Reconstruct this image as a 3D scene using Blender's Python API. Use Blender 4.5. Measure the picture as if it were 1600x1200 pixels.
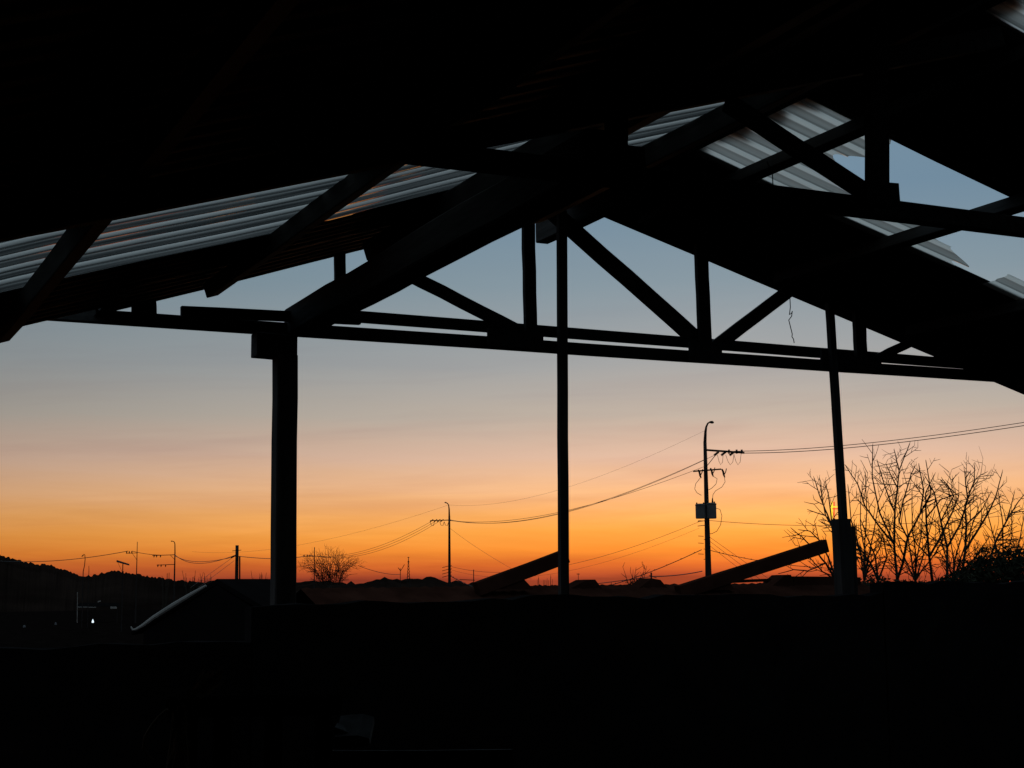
import bpy, math, random
from mathutils import Vector
R = math.radians
random.seed(11)
for o in list(bpy.data.objects):
    bpy.data.objects.remove(o)
scn = bpy.context.scene
COL = scn.collection

# ------------------------------------------------------------------ camera
F = 2300.0                       # focal length in pixels of a 1600 wide frame
YAW, PITCH, ROLL = R(25.6), math.atan(305 / F), R(-0.5)
EYE = Vector((0, 0, 1.6))
FWD = Vector((math.sin(YAW) * math.cos(PITCH), math.cos(YAW) * math.cos(PITCH), math.sin(PITCH)))
RGT0 = Vector((math.cos(YAW), -math.sin(YAW), 0))
UP0 = RGT0.cross(FWD)
RGT = RGT0 * math.cos(ROLL) + UP0 * math.sin(ROLL)
UPV = -RGT0 * math.sin(ROLL) + UP0 * math.cos(ROLL)
cam = bpy.data.cameras.new('camera')
cam.sensor_width = 36.0
cam.lens = 36.0 * F / 1600.0
cam.clip_start, cam.clip_end = 0.05, 9000
camo = bpy.data.objects.new('camera', cam)
COL.objects.link(camo)
from mathutils import Matrix
M3 = Matrix((RGT, UPV, -FWD)).transposed()
camo.matrix_world = Matrix.Translation(EYE) @ M3.to_4x4()
scn.camera = camo

# ------------------------------------------------------------------ world: dusk sky after sunset
SUN_AZ = R(35.0)                 # clockwise from +Y
world = bpy.data.worlds.new('World')
scn.world = world
world.use_nodes = True
nt = world.node_tree
nt.nodes.clear()
N = nt.nodes.new
L = nt.links.new


def math_node(tree, op, a, b=None, clamp=False):
    n = tree.nodes.new('ShaderNodeMath')
    n.operation = op
    n.use_clamp = clamp
    for i, v in enumerate((a, b)):
        if v is None:
            continue
        if isinstance(v, (int, float)):
            n.inputs[i].default_value = v
        else:
            tree.links.new(v, n.inputs[i])
    return n.outputs[0]


def srgb(c):
    return tuple(((v / 255) / 12.92 if v / 255 <= 0.04045 else ((v / 255 + 0.055) / 1.055) ** 2.4) for v in c) + (1,)


def ramp_node(tree, fac, stops):
    n = tree.nodes.new('ShaderNodeValToRGB')
    cr = n.color_ramp
    cr.interpolation = 'B_SPLINE' if False else 'EASE' if False else 'LINEAR'
    while len(cr.elements) < len(stops):
        cr.elements.new(0.5)
    for e, (p, c) in zip(cr.elements, stops):
        e.position = p
        e.color = c
    tree.links.new(fac, n.inputs[0])
    return n.outputs[0]


tc = N('ShaderNodeTexCoord')
sep = N('ShaderNodeSeparateXYZ')
L(tc.outputs['Generated'], sep.inputs[0])
X_, Y_, Z_ = sep.outputs
hl = math_node(nt, 'SQRT', math_node(nt, 'ADD', math_node(nt, 'MULTIPLY', X_, X_), math_node(nt, 'MULTIPLY', Y_, Y_)))
dot = math_node(nt, 'ADD', math_node(nt, 'MULTIPLY', X_, math.sin(SUN_AZ)), math_node(nt, 'MULTIPLY', Y_, math.cos(SUN_AZ)))
dot = math_node(nt, 'DIVIDE', dot, math_node(nt, 'MAXIMUM', hl, 0.001))
# thin streaky cirrus: noise in (azimuth, elevation), stretched along the horizon
az = math_node(nt, 'ARCTAN2', X_, Y_)
cmb = N('ShaderNodeCombineXYZ')
L(math_node(nt, 'MULTIPLY', az, 5.0), cmb.inputs[0])
L(math_node(nt, 'ADD', math_node(nt, 'MULTIPLY', Z_, 70.0), math_node(nt, 'MULTIPLY', az, 3.0)), cmb.inputs[1])
noi = N('ShaderNodeTexNoise')
noi.inputs['Scale'].default_value = 1.0
noi.inputs['Detail'].default_value = 6.0
noi.inputs['Roughness'].default_value = 0.6
L(cmb.outputs[0], noi.inputs['Vector'])
streak = math_node(nt, 'SUBTRACT', noi.outputs['Fac'], 0.5)
# elevation, nudged a little by the streaks so the colour bands break up
zz = math_node(nt, 'MULTIPLY', math_node(nt, 'ADD', Z_, math_node(nt, 'MULTIPLY', streak, 0.010)), 2.0, True)


def z(px, base=905):             # ramp position for a picture row
    return 2.0 * math.sin(math.atan((base - px) / F))


warm = ramp_node(nt, zz, [
    (0.0, srgb((140, 56, 42))), (z(900), srgb((172, 72, 46))), (z(884), srgb((216, 104, 46))), (z(862), srgb((246, 144, 54))),
    (z(835), srgb((255, 168, 74))), (z(805), srgb((255, 182, 104))), (z(770), srgb((246, 190, 140))),
    (z(715), srgb((218, 185, 164))), (z(650), srgb((183, 175, 165))), (z(570), srgb((156, 163, 166))),
    (z(440), srgb((126, 149, 162))), (z(300), srgb((106, 137, 159))), (0.75, srgb((116, 142, 160))), (1.0, srgb((128, 149, 164)))])
cool = ramp_node(nt, zz, [
    (0.0, srgb((78, 36, 30))), (z(893), srgb((98, 48, 34))), (z(872), srgb((112, 58, 38))),
    (z(845), srgb((116, 70, 48))), (z(812), srgb((112, 78, 62))), (z(765), srgb((102, 82, 74))),
    (z(640), srgb((82, 86, 90))), (z(440), srgb((72, 90, 104))), (0.75, srgb((102, 125, 142))), (1.0, srgb((126, 147, 162)))])
az_f = math_node(nt, 'POWER', math_node(nt, 'MULTIPLY', math_node(nt, 'ADD', dot, 1.0), 0.5, True), 8.0)
mix = N('ShaderNodeMix')
mix.data_type = 'RGBA'
L(az_f, mix.inputs['Factor'])
L(cool, mix.inputs[6])
L(warm, mix.inputs[7])
# streak brightness, only low in the sky
low = math_node(nt, 'SUBTRACT', 1.0, math_node(nt, 'MULTIPLY', Z_, 6.5), True)
gain = math_node(nt, 'ADD', 1.0, math_node(nt, 'MULTIPLY', math_node(nt, 'MULTIPLY', streak, low), 0.34))
# faint mauve cirrus bars, long and low
cmb2 = N('ShaderNodeCombineXYZ')
L(math_node(nt, 'MULTIPLY', az, 3.2), cmb2.inputs[0])
L(math_node(nt, 'ADD', math_node(nt, 'MULTIPLY', Z_, 42.0), math_node(nt, 'MULTIPLY', az, -1.6)), cmb2.inputs[1])
cmb2.inputs[2].default_value = 4.7
noi2 = N('ShaderNodeTexNoise')
noi2.inputs['Scale'].default_value = 1.3
noi2.inputs['Detail'].default_value = 7.0
noi2.inputs['Roughness'].default_value = 0.55
noi2.inputs['Distortion'].default_value = 0.35
L(cmb2.outputs[0], noi2.inputs['Vector'])
bars = math_node(nt, 'MULTIPLY', math_node(nt, 'SUBTRACT', noi2.outputs['Fac'], 0.47), 4.0, True)
low2 = math_node(nt, 'SUBTRACT', 1.0, math_node(nt, 'MULTIPLY', Z_, 4.6), True)
bars = math_node(nt, 'MULTIPLY', math_node(nt, 'MULTIPLY', bars, low2), 0.7)
cl = N('ShaderNodeMix')
cl.data_type = 'RGBA'
L(bars, cl.inputs['Factor'])
L(mix.outputs[2], cl.inputs[6])
shade = N('ShaderNodeMix')
shade.data_type = 'RGBA'
shade.blend_type = 'MULTIPLY'
shade.inputs['Factor'].default_value = 1.0
L(mix.outputs[2], shade.inputs[6])
shade.inputs[7].default_value = (0.76, 0.69, 0.76, 1)
L(shade.outputs[2], cl.inputs[7])
mul = N('ShaderNodeVectorMath')
mul.operation = 'SCALE'
L(cl.outputs[2], mul.inputs[0])
L(gain, mul.inputs['Scale'])
sky = N('ShaderNodeTexSky')
sky.sky_type = 'NISHITA'
sky.sun_disc = False
sky.sun_elevation = R(0.4)
sky.sun_rotation = SUN_AZ
bg1 = N('ShaderNodeBackground')
L(mul.outputs[0], bg1.inputs[0])
bg1.inputs[1].default_value = 0.97
bg2 = N('ShaderNodeBackground')
L(sky.outputs[0], bg2.inputs[0])
bg2.inputs[1].default_value = 0.012
addn = N('ShaderNodeAddShader')
L(bg1.outputs[0], addn.inputs[0])
L(bg2.outputs[0], addn.inputs[1])
wo = N('ShaderNodeOutputWorld')
L(addn.outputs[0], wo.inputs[0])

sl = bpy.data.lights.new('sun', 'SUN')
sl.energy = 0.01
sl.angle = R(3)
sl.color = (1.0, 0.5, 0.22)
slo = bpy.data.objects.new('sun', sl)
COL.objects.link(slo)
el = R(0.4)
sd = Vector((math.sin(SUN_AZ) * math.cos(el), math.cos(SUN_AZ) * math.cos(el), math.sin(el)))
slo.rotation_euler = sd.to_track_quat('Z', 'Y').to_euler()
scn.view_settings.view_transform = 'Standard'
scn.view_settings.look = 'None'
scn.view_settings.exposure = 0.0
scn.view_settings.gamma = 1.0


# ------------------------------------------------------------------ picking points: rays of the survey camera
def ray(px, py):
    return FWD + RGT * ((px - 800) / F) + UPV * ((600 - py) / F)


def at(px, py, d):
    """point at depth d (metres along the view axis)"""
    return EYE + ray(px, py) * d


def onY(px, py, Y):
    """point on the vertical plane y = Y"""
    r = ray(px, py)
    return EYE + r * (Y / r.y)


# ------------------------------------------------------------------ materials
MATS = {}


def mat(name, col, rough=0.8, var=0.35, scale=6.0, spec=0.2, bump=0.0, stretch=None, metallic=0.0):
    if name in MATS:
        return MATS[name]
    m = bpy.data.materials.new(name)
    m.use_nodes = True
    t = m.node_tree
    b = t.nodes['Principled BSDF']
    b.inputs['Roughness'].default_value = rough
    b.inputs['Specular IOR Level'].default_value = spec
    b.inputs['Metallic'].default_value = metallic
    co = t.nodes.new('ShaderNodeTexCoord')
    mp = t.nodes.new('ShaderNodeMapping')
    t.links.new(co.outputs['Object'], mp.inputs[0])
    if stretch:
        mp.inputs['Scale'].default_value = stretch
    n = t.nodes.new('ShaderNodeTexNoise')
    n.inputs['Scale'].default_value = scale
    n.inputs['Detail'].default_value = 5
    t.links.new(mp.outputs[0], n.inputs['Vector'])
    lo = tuple(c * (1 - var) for c in col[:3]) + (1,)
    hi = tuple(min(1, c * (1 + var)) for c in col[:3]) + (1,)
    c = ramp_node(t, n.outputs['Fac'], [(0.3, lo), (0.7, hi)])
    t.links.new(c, b.inputs['Base Color'])
    if bump:
        bn = t.nodes.new('ShaderNodeBump')
        bn.inputs['Strength'].default_value = bump
        bn.inputs['Distance'].default_value = 0.01
        t.links.new(n.outputs['Fac'], bn.inputs['Height'])
        t.links.new(bn.outputs[0], b.inputs['Normal'])
    MATS[name] = m
    return m


def frp(name, pitch, lo, hi, lit_from, lit_to, trans):
    """weathered translucent corrugated roofing: lit ribs and shaded pans painted into the colour, grime streaks down the slope"""
    m = bpy.data.materials.new(name)
    m.use_nodes = True
    t = m.node_tree
    b = t.nodes['Principled BSDF']
    co = t.nodes.new('ShaderNodeTexCoord')
    mp = t.nodes.new('ShaderNodeMapping')
    mp.inputs['Scale'].default_value = (0.5, 22, 1)
    t.links.new(co.outputs['Object'], mp.inputs[0])
    n = t.nodes.new('ShaderNodeTexNoise')
    n.inputs['Scale'].default_value = 2.0
    n.inputs['Detail'].default_value = 6
    t.links.new(mp.outputs[0], n.inputs['Vector'])
    sp = t.nodes.new('ShaderNodeSeparateXYZ')
    t.links.new(co.outputs['Object'], sp.inputs[0])
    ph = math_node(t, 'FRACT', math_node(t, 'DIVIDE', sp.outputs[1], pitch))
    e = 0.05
    rib = ramp_node(t, ph, [(0, (0, 0, 0, 1)), (lit_from, (0, 0, 0, 1)), (lit_from + e, (1, 1, 1, 1)), (lit_to, (1, 1, 1, 1)),
                            (lit_to + e, (0.0, 0.0, 0.0, 1)), (0.55, (0.16, 0.16, 0.16, 1)), (0.70, (0.2, 0.2, 0.2, 1)), (0.74, (0.0, 0.0, 0.0, 1)), (1, (0, 0, 0, 1))])  # bright rib lines and dark pans: light and shade painted into the colour
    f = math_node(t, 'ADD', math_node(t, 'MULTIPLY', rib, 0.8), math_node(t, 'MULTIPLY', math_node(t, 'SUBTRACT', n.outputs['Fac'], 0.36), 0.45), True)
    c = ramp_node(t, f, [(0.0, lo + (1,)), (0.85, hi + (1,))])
    t.nodes.remove(b)
    df = t.nodes.new('ShaderNodeBsdfDiffuse')
    t.links.new(c, df.inputs['Color'])
    tr = t.nodes.new('ShaderNodeBsdfTranslucent')
    t.links.new(c, tr.inputs['Color'])
    ms = t.nodes.new('ShaderNodeMixShader')
    ms.inputs[0].default_value = trans
    t.links.new(df.outputs[0], ms.inputs[1])
    t.links.new(tr.outputs[0], ms.inputs[2])
    gl = t.nodes.new('ShaderNodeBsdfGlossy')
    gl.inputs['Roughness'].default_value = 0.07
    fr = t.nodes.new('ShaderNodeFresnel')
    ge = t.nodes.new('ShaderNodeNewGeometry')
    t.links.new(math_node(t, 'SUBTRACT', 1.45, math_node(t, 'MULTIPLY', ge.outputs['Backfacing'], 1.45 - 1 / 1.45)), fr.inputs['IOR'])
    mg = t.nodes.new('ShaderNodeMixShader')
    t.links.new(math_node(t, 'MULTIPLY', fr.outputs[0], 0.85), mg.inputs[0])
    t.links.new(ms.outputs[0], mg.inputs[1])
    t.links.new(gl.outputs[0], mg.inputs[2])
    t.links.new(mg.outputs[0], t.nodes['Material Output'].inputs['Surface'])
    return m


def glow(name, col, strength):
    m = bpy.data.materials.new(name)
    m.use_nodes = True
    b = m.node_tree.nodes['Principled BSDF']
    b.inputs['Base Color'].default_value = col + (1,)
    b.inputs['Emission Color'].default_value = col + (1,)
    b.inputs['Emission Strength'].default_value = strength
    return m


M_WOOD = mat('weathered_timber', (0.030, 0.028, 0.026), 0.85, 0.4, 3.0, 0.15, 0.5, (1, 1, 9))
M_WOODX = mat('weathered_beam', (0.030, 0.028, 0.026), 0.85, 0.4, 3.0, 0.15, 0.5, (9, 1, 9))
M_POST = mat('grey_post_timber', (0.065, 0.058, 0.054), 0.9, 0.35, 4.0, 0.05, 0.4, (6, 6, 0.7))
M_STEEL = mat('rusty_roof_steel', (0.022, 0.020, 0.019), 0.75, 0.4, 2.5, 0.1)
M_FRPL = frp('grimy_rib_shaded_roofing', 0.28, (0.05, 0.05, 0.048), (1.0, 0.94, 0.85), 0.02, 0.27, 0.85)
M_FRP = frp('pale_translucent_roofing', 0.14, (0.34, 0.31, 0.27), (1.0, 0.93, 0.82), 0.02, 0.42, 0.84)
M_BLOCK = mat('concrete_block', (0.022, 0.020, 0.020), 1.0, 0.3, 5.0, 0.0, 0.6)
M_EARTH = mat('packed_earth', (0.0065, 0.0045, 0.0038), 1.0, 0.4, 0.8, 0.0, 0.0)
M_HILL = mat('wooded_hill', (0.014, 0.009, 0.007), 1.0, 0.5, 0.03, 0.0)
M_CONC = mat('pole_concrete', (0.030, 0.026, 0.024), 1.0, 0.2, 2.0, 0.0)
M_METAL = mat('dark_galvanised', (0.022, 0.020, 0.019), 0.8, 0.2, 5.0, 0.05)
M_TRAFO = mat('transformer_grey', (0.11, 0.105, 0.10), 0.7, 0.15, 4.0, 0.1)
M_WIRE = mat('cable_black', (0.02, 0.02, 0.02), 0.6, 0.1, 1.0, 0.2)
M_BARK = mat('winter_bark', (0.035, 0.028, 0.022), 0.95, 0.4, 8.0, 0.05)
M_LEAF = mat('dull_evergreen', (0.020, 0.022, 0.012), 0.8, 0.5, 4.0, 0.1)
M_ROOFB = mat('brown_slate_roof', (0.030, 0.012, 0.008), 1.0, 0.35, 3.0, 0.0, 0.4)
M_PALE = mat('pale_pvc', (0.30, 0.27, 0.24), 0.7, 0.2, 3.0, 0.2)
M_STRAW = mat('dry_straw', (0.34, 0.26, 0.19), 0.95, 0.35, 9.0, 0.05)
M_BAG = mat('grey_plastic', (0.11, 0.11, 0.115), 0.8, 0.5, 9.0, 0.1)
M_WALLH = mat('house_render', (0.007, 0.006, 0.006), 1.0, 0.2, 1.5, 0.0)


# ------------------------------------------------------------------ mesh helpers
class MB:
    def __init__(self):
        self.v, self.f = [], []

    def add(self, vs, fs):
        k = len(self.v)
        self.v += [tuple(p) for p in vs]
        self.f += [tuple(i + k for i in f) for f in fs]
        return self

    def box(self, lo, hi):
        x0, y0, z0 = lo
        x1, y1, z1 = hi
        vs = [(x0, y0, z0), (x1, y0, z0), (x1, y1, z0), (x0, y1, z0), (x0, y0, z1), (x1, y0, z1), (x1, y1, z1), (x0, y1, z1)]
        return self.add(vs, [(0, 3, 2, 1), (4, 5, 6, 7), (0, 1, 5, 4), (1, 2, 6, 5), (2, 3, 7, 6), (3, 0, 4, 7)])

    def beam(self, a, b, w, t, side, seg=6, wob=0.0, c=0.12, rnd=random):
        """timber from a to b; side = direction of its thickness t, w across; chamfered, slightly uneven"""
        a, b = Vector(a), Vector(b)
        d = (b - a).normalized()
        s = Vector(side)
        s = (s - d * s.dot(d)).normalized()
        u = d.cross(s)
        k = c * min(w, t)
        prof = [(-w / 2 + k, -t / 2), (w / 2 - k, -t / 2), (w / 2, -t / 2 + k), (w / 2, t / 2 - k), (w / 2 - k, t / 2),
                (-w / 2 + k, t / 2), (-w / 2, t / 2 - k), (-w / 2, -t / 2 + k)]
        rings = []
        for i in range(seg + 1):
            f = i / seg
            p = a.lerp(b, f) + u * rnd.uniform(-wob, wob) + s * rnd.uniform(-wob, wob) * 0.5
            e = 1 + rnd.uniform(-wob, wob) * 3
            rings.append([p + u * (x * e) + s * (y * e) for x, y in prof])
        return self.loft(rings)

    def loft(self, rings, cap=True):
        n = len(rings[0])
        vs = [p for r in rings for p in r]
        fs = []
        for i in range(len(rings) - 1):
            for j in range(n):
                q = (j + 1) % n
                fs.append((i * n + j, i * n + q, (i + 1) * n + q, (i + 1) * n + j))
        if cap:
            fs.append(tuple(range(n))[::-1])
            fs.append(tuple((len(rings) - 1) * n + j for j in range(n)))
        return self.add(vs, fs)

    def tube(self, pts, rad, n=6):
        pts = [Vector(p) for p in pts]
        if not isinstance(rad, (list, tuple)):
            rad = [rad] * len(pts)
        rings = []
        ref = None
        for i, p in enumerate(pts):
            d = (pts[min(i + 1, len(pts) - 1)] - pts[max(i - 1, 0)])
            d = d.normalized() if d.length > 1e-9 else Vector((0, 0, 1))
            if ref is None:
                ref = Vector((0, 0, 1)) if abs(d.z) < 0.9 else Vector((1, 0, 0))
            s = (ref - d * ref.dot(d))
            s = s.normalized() if s.length > 1e-6 else d.orthogonal().normalized()
            ref = s
            u = d.cross(s)
            rings.append([p + (s * math.cos(2 * math.pi * j / n) + u * math.sin(2 * math.pi * j / n)) * rad[i] for j in range(n)])
        return self.loft(rings)

    def prism(self, poly, d):
        """polygon (list of points) extruded by vector d"""
        n = len(poly)
        a = [Vector(p) for p in poly]
        b = [p + Vector(d) for p in a]
        fs = [tuple(range(n))[::-1], tuple(range(n, 2 * n))]
        fs += [(i, (i + 1) % n, n + (i + 1) % n, n + i) for i in range(n)]
        return self.add(a + b, fs)

    def build(self, name, m, parent=None, smooth=False):
        me = bpy.data.meshes.new(name)
        loc = parent.matrix_world.translation if parent is not None else Vector((0, 0, 0))
        me.from_pydata(self.v, [], self.f)
        me.materials.append(m)
        me.validate()
        if smooth:
            me.polygons.foreach_set('use_smooth', [True] * len(me.polygons))
        o = bpy.data.objects.new(name, me)
        COL.objects.link(o)
        if parent is not None:
            o.parent = parent
            o.matrix_parent_inverse = PINV[parent.name]
        return o


PINV = {}


def tag(o, label, cat, group=None):
    o['label'] = label
    o['category'] = cat
    if group:
        o['group'] = group
    return o


def thing(name, loc, label, cat, group=None):
    o = bpy.data.objects.new(name, None)
    o.empty_display_size = 0.2
    o.location = loc
    COL.objects.link(o)
    PINV[o.name] = Matrix.Translation(-Vector(loc))
    o.matrix_world = Matrix.Translation(Vector(loc))
    return tag(o, label, cat, group)


def root(o):
    """let a mesh object (kept at the origin) carry children"""
    PINV[o.name] = Matrix.Identity(4)
    return o


def struct(o):
    o['kind'] = 'structure'
    return o


# ------------------------------------------------------------------ setting: ground and hills
def ground_z(x, y):
    r = math.hypot(x - 3, y - 3)
    if r < 8.5:
        return 0.0
    t = min(1, (r - 8.5) / 34)
    s = -3.2 * t * t * (3 - 2 * t) - 0.0075 * max(0.0, min(r, 2500) - 40)
    return s


g = MB()
rs = [0] + [1.5 * 1.22 ** i for i in range(42)]
NA = 96
vs, fs = [(0, 0, 0)], []
for r in rs[1:]:
    for j in range(NA):
        a = 2 * math.pi * j / NA
        x, y = r * math.cos(a), r * math.sin(a)
        vs.append((x, y, ground_z(x, y) + (random.uniform(-0.02, 0.02) * min(r, 12) / 3 if r > 12 else 0)))
for j in range(NA):
    fs.append((0, 1 + j, 1 + (j + 1) % NA))
for i in range(len(rs) - 2):
    for j in range(NA):
        p, q = 1 + i * NA + j, 1 + i * NA + (j + 1) % NA
        fs.append((p, p + NA, q + NA, q))
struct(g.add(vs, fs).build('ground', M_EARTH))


def hill_range(name, prof, dist, depth, bump, seed):
    """wooded ridge whose crest follows the picture heights prof = [(px, py)], at a real distance"""
    rnd = random.Random(seed)
    m = MB()
    n = 260
    x0, x1 = prof[0][0], prof[-1][0]
    rows = [(-1.0, 0.0), (-0.75, 0.22), (-0.45, 0.55), (-0.2, 0.86), (0, 1.0), (0.25, 0.8), (0.6, 0.4), (1.0, 0.0)]
    vs, fs = [], []
    for i in range(n + 1):
        px = x0 + (x1 - x0) * i / n
        for (a, b), (c, d) in zip(prof, prof[1:]):
            if a <= px <= c:
                py = b + (d - b) * (px - a) / (c - a)
                break
        top = at(px, py, dist)
        h = top.z + 16
        dirn = Vector((top.x, top.y, 0)).normalized()
        for k, (t, hh) in enumerate(rows):
            p = Vector((top.x, top.y, 0)) + dirn * (t * depth)
            jag = rnd.uniform(0, bump) if k in (3, 4) else rnd.uniform(0, bump) * 0.7 if 0 < k < 7 else 0
            vs.append((p.x, p.y, -16 + h * hh + jag))
    K = len(rows)
    for i in range(n):
        for k in range(K - 1):
            a = i * K + k
            fs.append((a, a + 1, a + K + 1, a + K))
    return struct(m.add(vs, fs).build(name, M_HILL))


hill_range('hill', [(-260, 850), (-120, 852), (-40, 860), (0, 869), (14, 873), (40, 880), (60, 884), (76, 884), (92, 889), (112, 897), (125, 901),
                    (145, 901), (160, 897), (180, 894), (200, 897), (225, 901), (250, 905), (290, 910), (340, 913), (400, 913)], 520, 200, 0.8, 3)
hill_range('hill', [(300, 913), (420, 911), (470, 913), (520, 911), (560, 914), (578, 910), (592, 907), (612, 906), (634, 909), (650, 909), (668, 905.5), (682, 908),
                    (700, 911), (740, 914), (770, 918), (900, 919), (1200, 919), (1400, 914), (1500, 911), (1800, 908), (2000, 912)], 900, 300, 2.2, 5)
# ------------------------------------------------------------------ the derelict shed
RX, RZ = 4.165, 3.885            # ridge
KL, KR = 0.325, -0.281           # slopes of the two roof sides
YG = 7.727                       # plane of the gable truss
YN = 4.20                        # plane of the next truss
YB = -4.5                        # rear end
EAVE_L, EAVE_R = -1.05, 8.3


def roof_z(x):
    return RZ + (KL if x < RX else KR) * (x - RX)


shed = thing('open_shed', (3.6, 3.5, 0), 'derelict black timber shed with broken corrugated roof, open gable end framing the sunset', 'shed')


def member(name, a, b, w_px, Y, t=0.05, m=M_WOOD, wob=0.002, seg=6, label=None, c=0.06):
    """truss timber lying in plane Y between two surveyed points"""
    A, B = onY(a[0], a[1], Y), onY(b[0], b[1], Y)
    dep = ((A + B) / 2 - EYE).dot(FWD)
    vert = abs((B - A).z) / (B - A).length
    w = (w_px * dep / F - 0.43 * t * vert) / (1 - 0.1 * vert)
    o = MB().beam(A, B, w, t, (0, 1, 0), seg, wob, c).build(name, m, shed)
    if label:
        o['label'] = label
    return o


def bar(name, a, b, w, t, side=(0, 1, 0), m=M_WOOD, wob=0.002, seg=6, label=None, c=0.06):
    o = MB().beam(a, b, w, t, side, seg, wob, c).build(name, m, shed)
    if label:
        o['label'] = label
    return o


# gable truss: doubled bottom chord, verticals, diagonals
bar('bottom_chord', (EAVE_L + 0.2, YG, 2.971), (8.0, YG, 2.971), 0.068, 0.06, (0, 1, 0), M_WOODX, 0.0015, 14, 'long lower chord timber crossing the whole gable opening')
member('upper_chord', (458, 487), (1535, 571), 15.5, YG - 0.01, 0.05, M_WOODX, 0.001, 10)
member('splice_board', (283, 486.5), (562, 499.5), 16, YG - 0.075, 0.04, M_WOODX, 0.001, 5, 'short board end hanging past the wide post')
member('vertical_strut', (224, 452), (225, 494), 39, YG - 0.07, 0.04)
member('vertical_strut', (531, 392), (532, 496), 19.5, YG - 0.07, 0.04)
member('vertical_strut', (824.5, 320), (829, 528), 22, YG - 0.07, 0.04)
member('vertical_strut', (1094.5, 378), (1101.5, 545), 23, YG - 0.07, 0.04)
member('vertical_strut', (1341, 478), (1345, 560), 22.5, YG - 0.07, 0.04)
member('diagonal_brace', (628, 424), (812, 518), 20, YG - 0.062, 0.03)
member('diagonal_brace', (862, 330), (1093, 535), 27, YG - 0.02, 0.035)
member('diagonal_brace', (1246, 444), (1112, 546), 21, YG - 0.065, 0.03)
member('diagonal_brace', (1432, 531), (1370, 560), 14, YG - 0.065, 0.03)
# gussets at the nodes
for cx, cy, w, h in ((805, 527, 86, 28), (1102, 549, 50, 32), (1338, 566, 76, 22), (1298, 562, 30, 36)):
    A = onY(cx - w / 2, cy, YG - 0.12)
    B = onY(cx + w / 2, cy + w * 0.062, YG - 0.12)
    bar('gusset_plate', A, B, h * 8.6 / F, 0.02, (0, 1, 0), M_WOODX, 0, 1)
# rafters along the gable, hidden up in the roof edge
for xa, xb in ((EAVE_L, RX - 0.01), (EAVE_R, RX + 0.01)):
    for yy in ((YN if xa < RX else YN - 0.65), 0.7, -2.8):
        if yy:
            oa, ob = (0.062, 0.178) if yy == YN else (0.15, 0.15)
            bar('rafter', (xa, yy, roof_z(xa) - oa), (xb, yy, roof_z(xb) - ob), 0.08, 0.05, (0, 1, 0), M_WOODX)
bar('roof_edge_board', (EAVE_R, YG + 0.062, roof_z(EAVE_R) + 0.024), (RX + 0.02, YG + 0.062, roof_z(RX + 0.02) + 0.024), 0.05, 0.022, (0, 1, 0), M_WOODX, 0.001, 10)

# posts under the gable truss
A, B = onY(444, 565, YG - 0.02), onY(443.5, 940, YG - 0.02)
bar('post', (A.x + 0.005, YG - 0.02, 2.82), (B.x, YG - 0.02, 0.0), 0.115, 0.11, (0, 1, 0), M_POST, 0.002, 12, 'wide squared post at the left of the gable opening')
A = onY(397, 542, YG - 0.02)
bar('post_cap', (A.x, YG - 0.02, 2.868), (A.x + 0.225, YG - 0.02, 2.868), 0.13, 0.12, (0, 1, 0), M_WOODX, 0.003, 3)
A, B = onY(877.5, 330, YG - 0.13), onY(877.5, 930, YG - 0.13)
bar('post', A, (B.x, YG - 0.13, 0.0), 0.054, 0.042, (0, 1, 0), M_POST, 0.0012, 14, 'thin straight post in the middle of the gable opening')
A, B = onY(1296, 474, YG - 0.16), onY(1318.5, 830, YG - 0.16)
bar('post', A, B, 0.046, 0.042, (0, 1, 0), M_POST, 0.0012, 12, 'thin leaning post at the right of the gable opening')
P0, P1 = onY(1313.5, 811, YG - 0.16), onY(1318, 960, YG - 0.16)
pm = MB()
pm.beam(P0, (P1.x + 0.04, YG - 0.16, 0), 0.094, 0.10, (0, 1, 0), 8, 0.002)
pm.beam(onY(1331, 822, YG - 0.14), (P1.x + 0.095, YG - 0.14, 0.0), 0.028, 0.05, (0, 1, 0), 8, 0.002)
pm.build('post_base', M_POST, shed)['label'] = 'squat wide base under the thin leaning post'

# long beam on the post heads running from the wide post towards the viewer, and more posts behind the viewer
bar('long_beam', (2.40, YG + 0.02, 3.012), (2.345, YN - 0.04, 3.012), 0.15, 0.15, (1, 0, 0), M_WOOD, 0.004, 10, 'heavy beam running back from the wide post under the left roof')
# second truss, nearer and overhead
bar('bottom_chord', (EAVE_L + 0.2, YN, 2.938), (8.0, YN, 2.948), 0.070, 0.055, (0, 1, 0), M_WOODX, 0.0015, 14, 'nearer overhead chord timber crossing under the roof')
member('vertical_strut', (1368, 40), (1371, 322), 40, YN - 0.06, 0.04)
member('diagonal_brace', (1135, 160), (1352, 300), 29, YN - 0.058, 0.03)
member('vertical_strut', (964, 60), (963, 290), 38, YN - 0.06, 0.04)
A, B = onY(945, 246, YN - 0.1), onY(1006, 251, YN - 0.1)
bar('gusset_plate', A, B, 0.09, 0.02, (0, 1, 0), M_WOODX, 0, 1)
A, B = onY(1352, 301, YN - 0.1), onY(1403, 305, YN - 0.1)
bar('gusset_plate', A, B, 0.085, 0.02, (0, 1, 0), M_WOODX, 0, 1)
# third truss above the viewer's head
bar('bottom_chord', (EAVE_L + 0.2, 0.7, 2.95), (8.0, 0.7, 2.95), 0.07, 0.055, (0, 1, 0), M_WOODX, 0.0015, 10)

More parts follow.
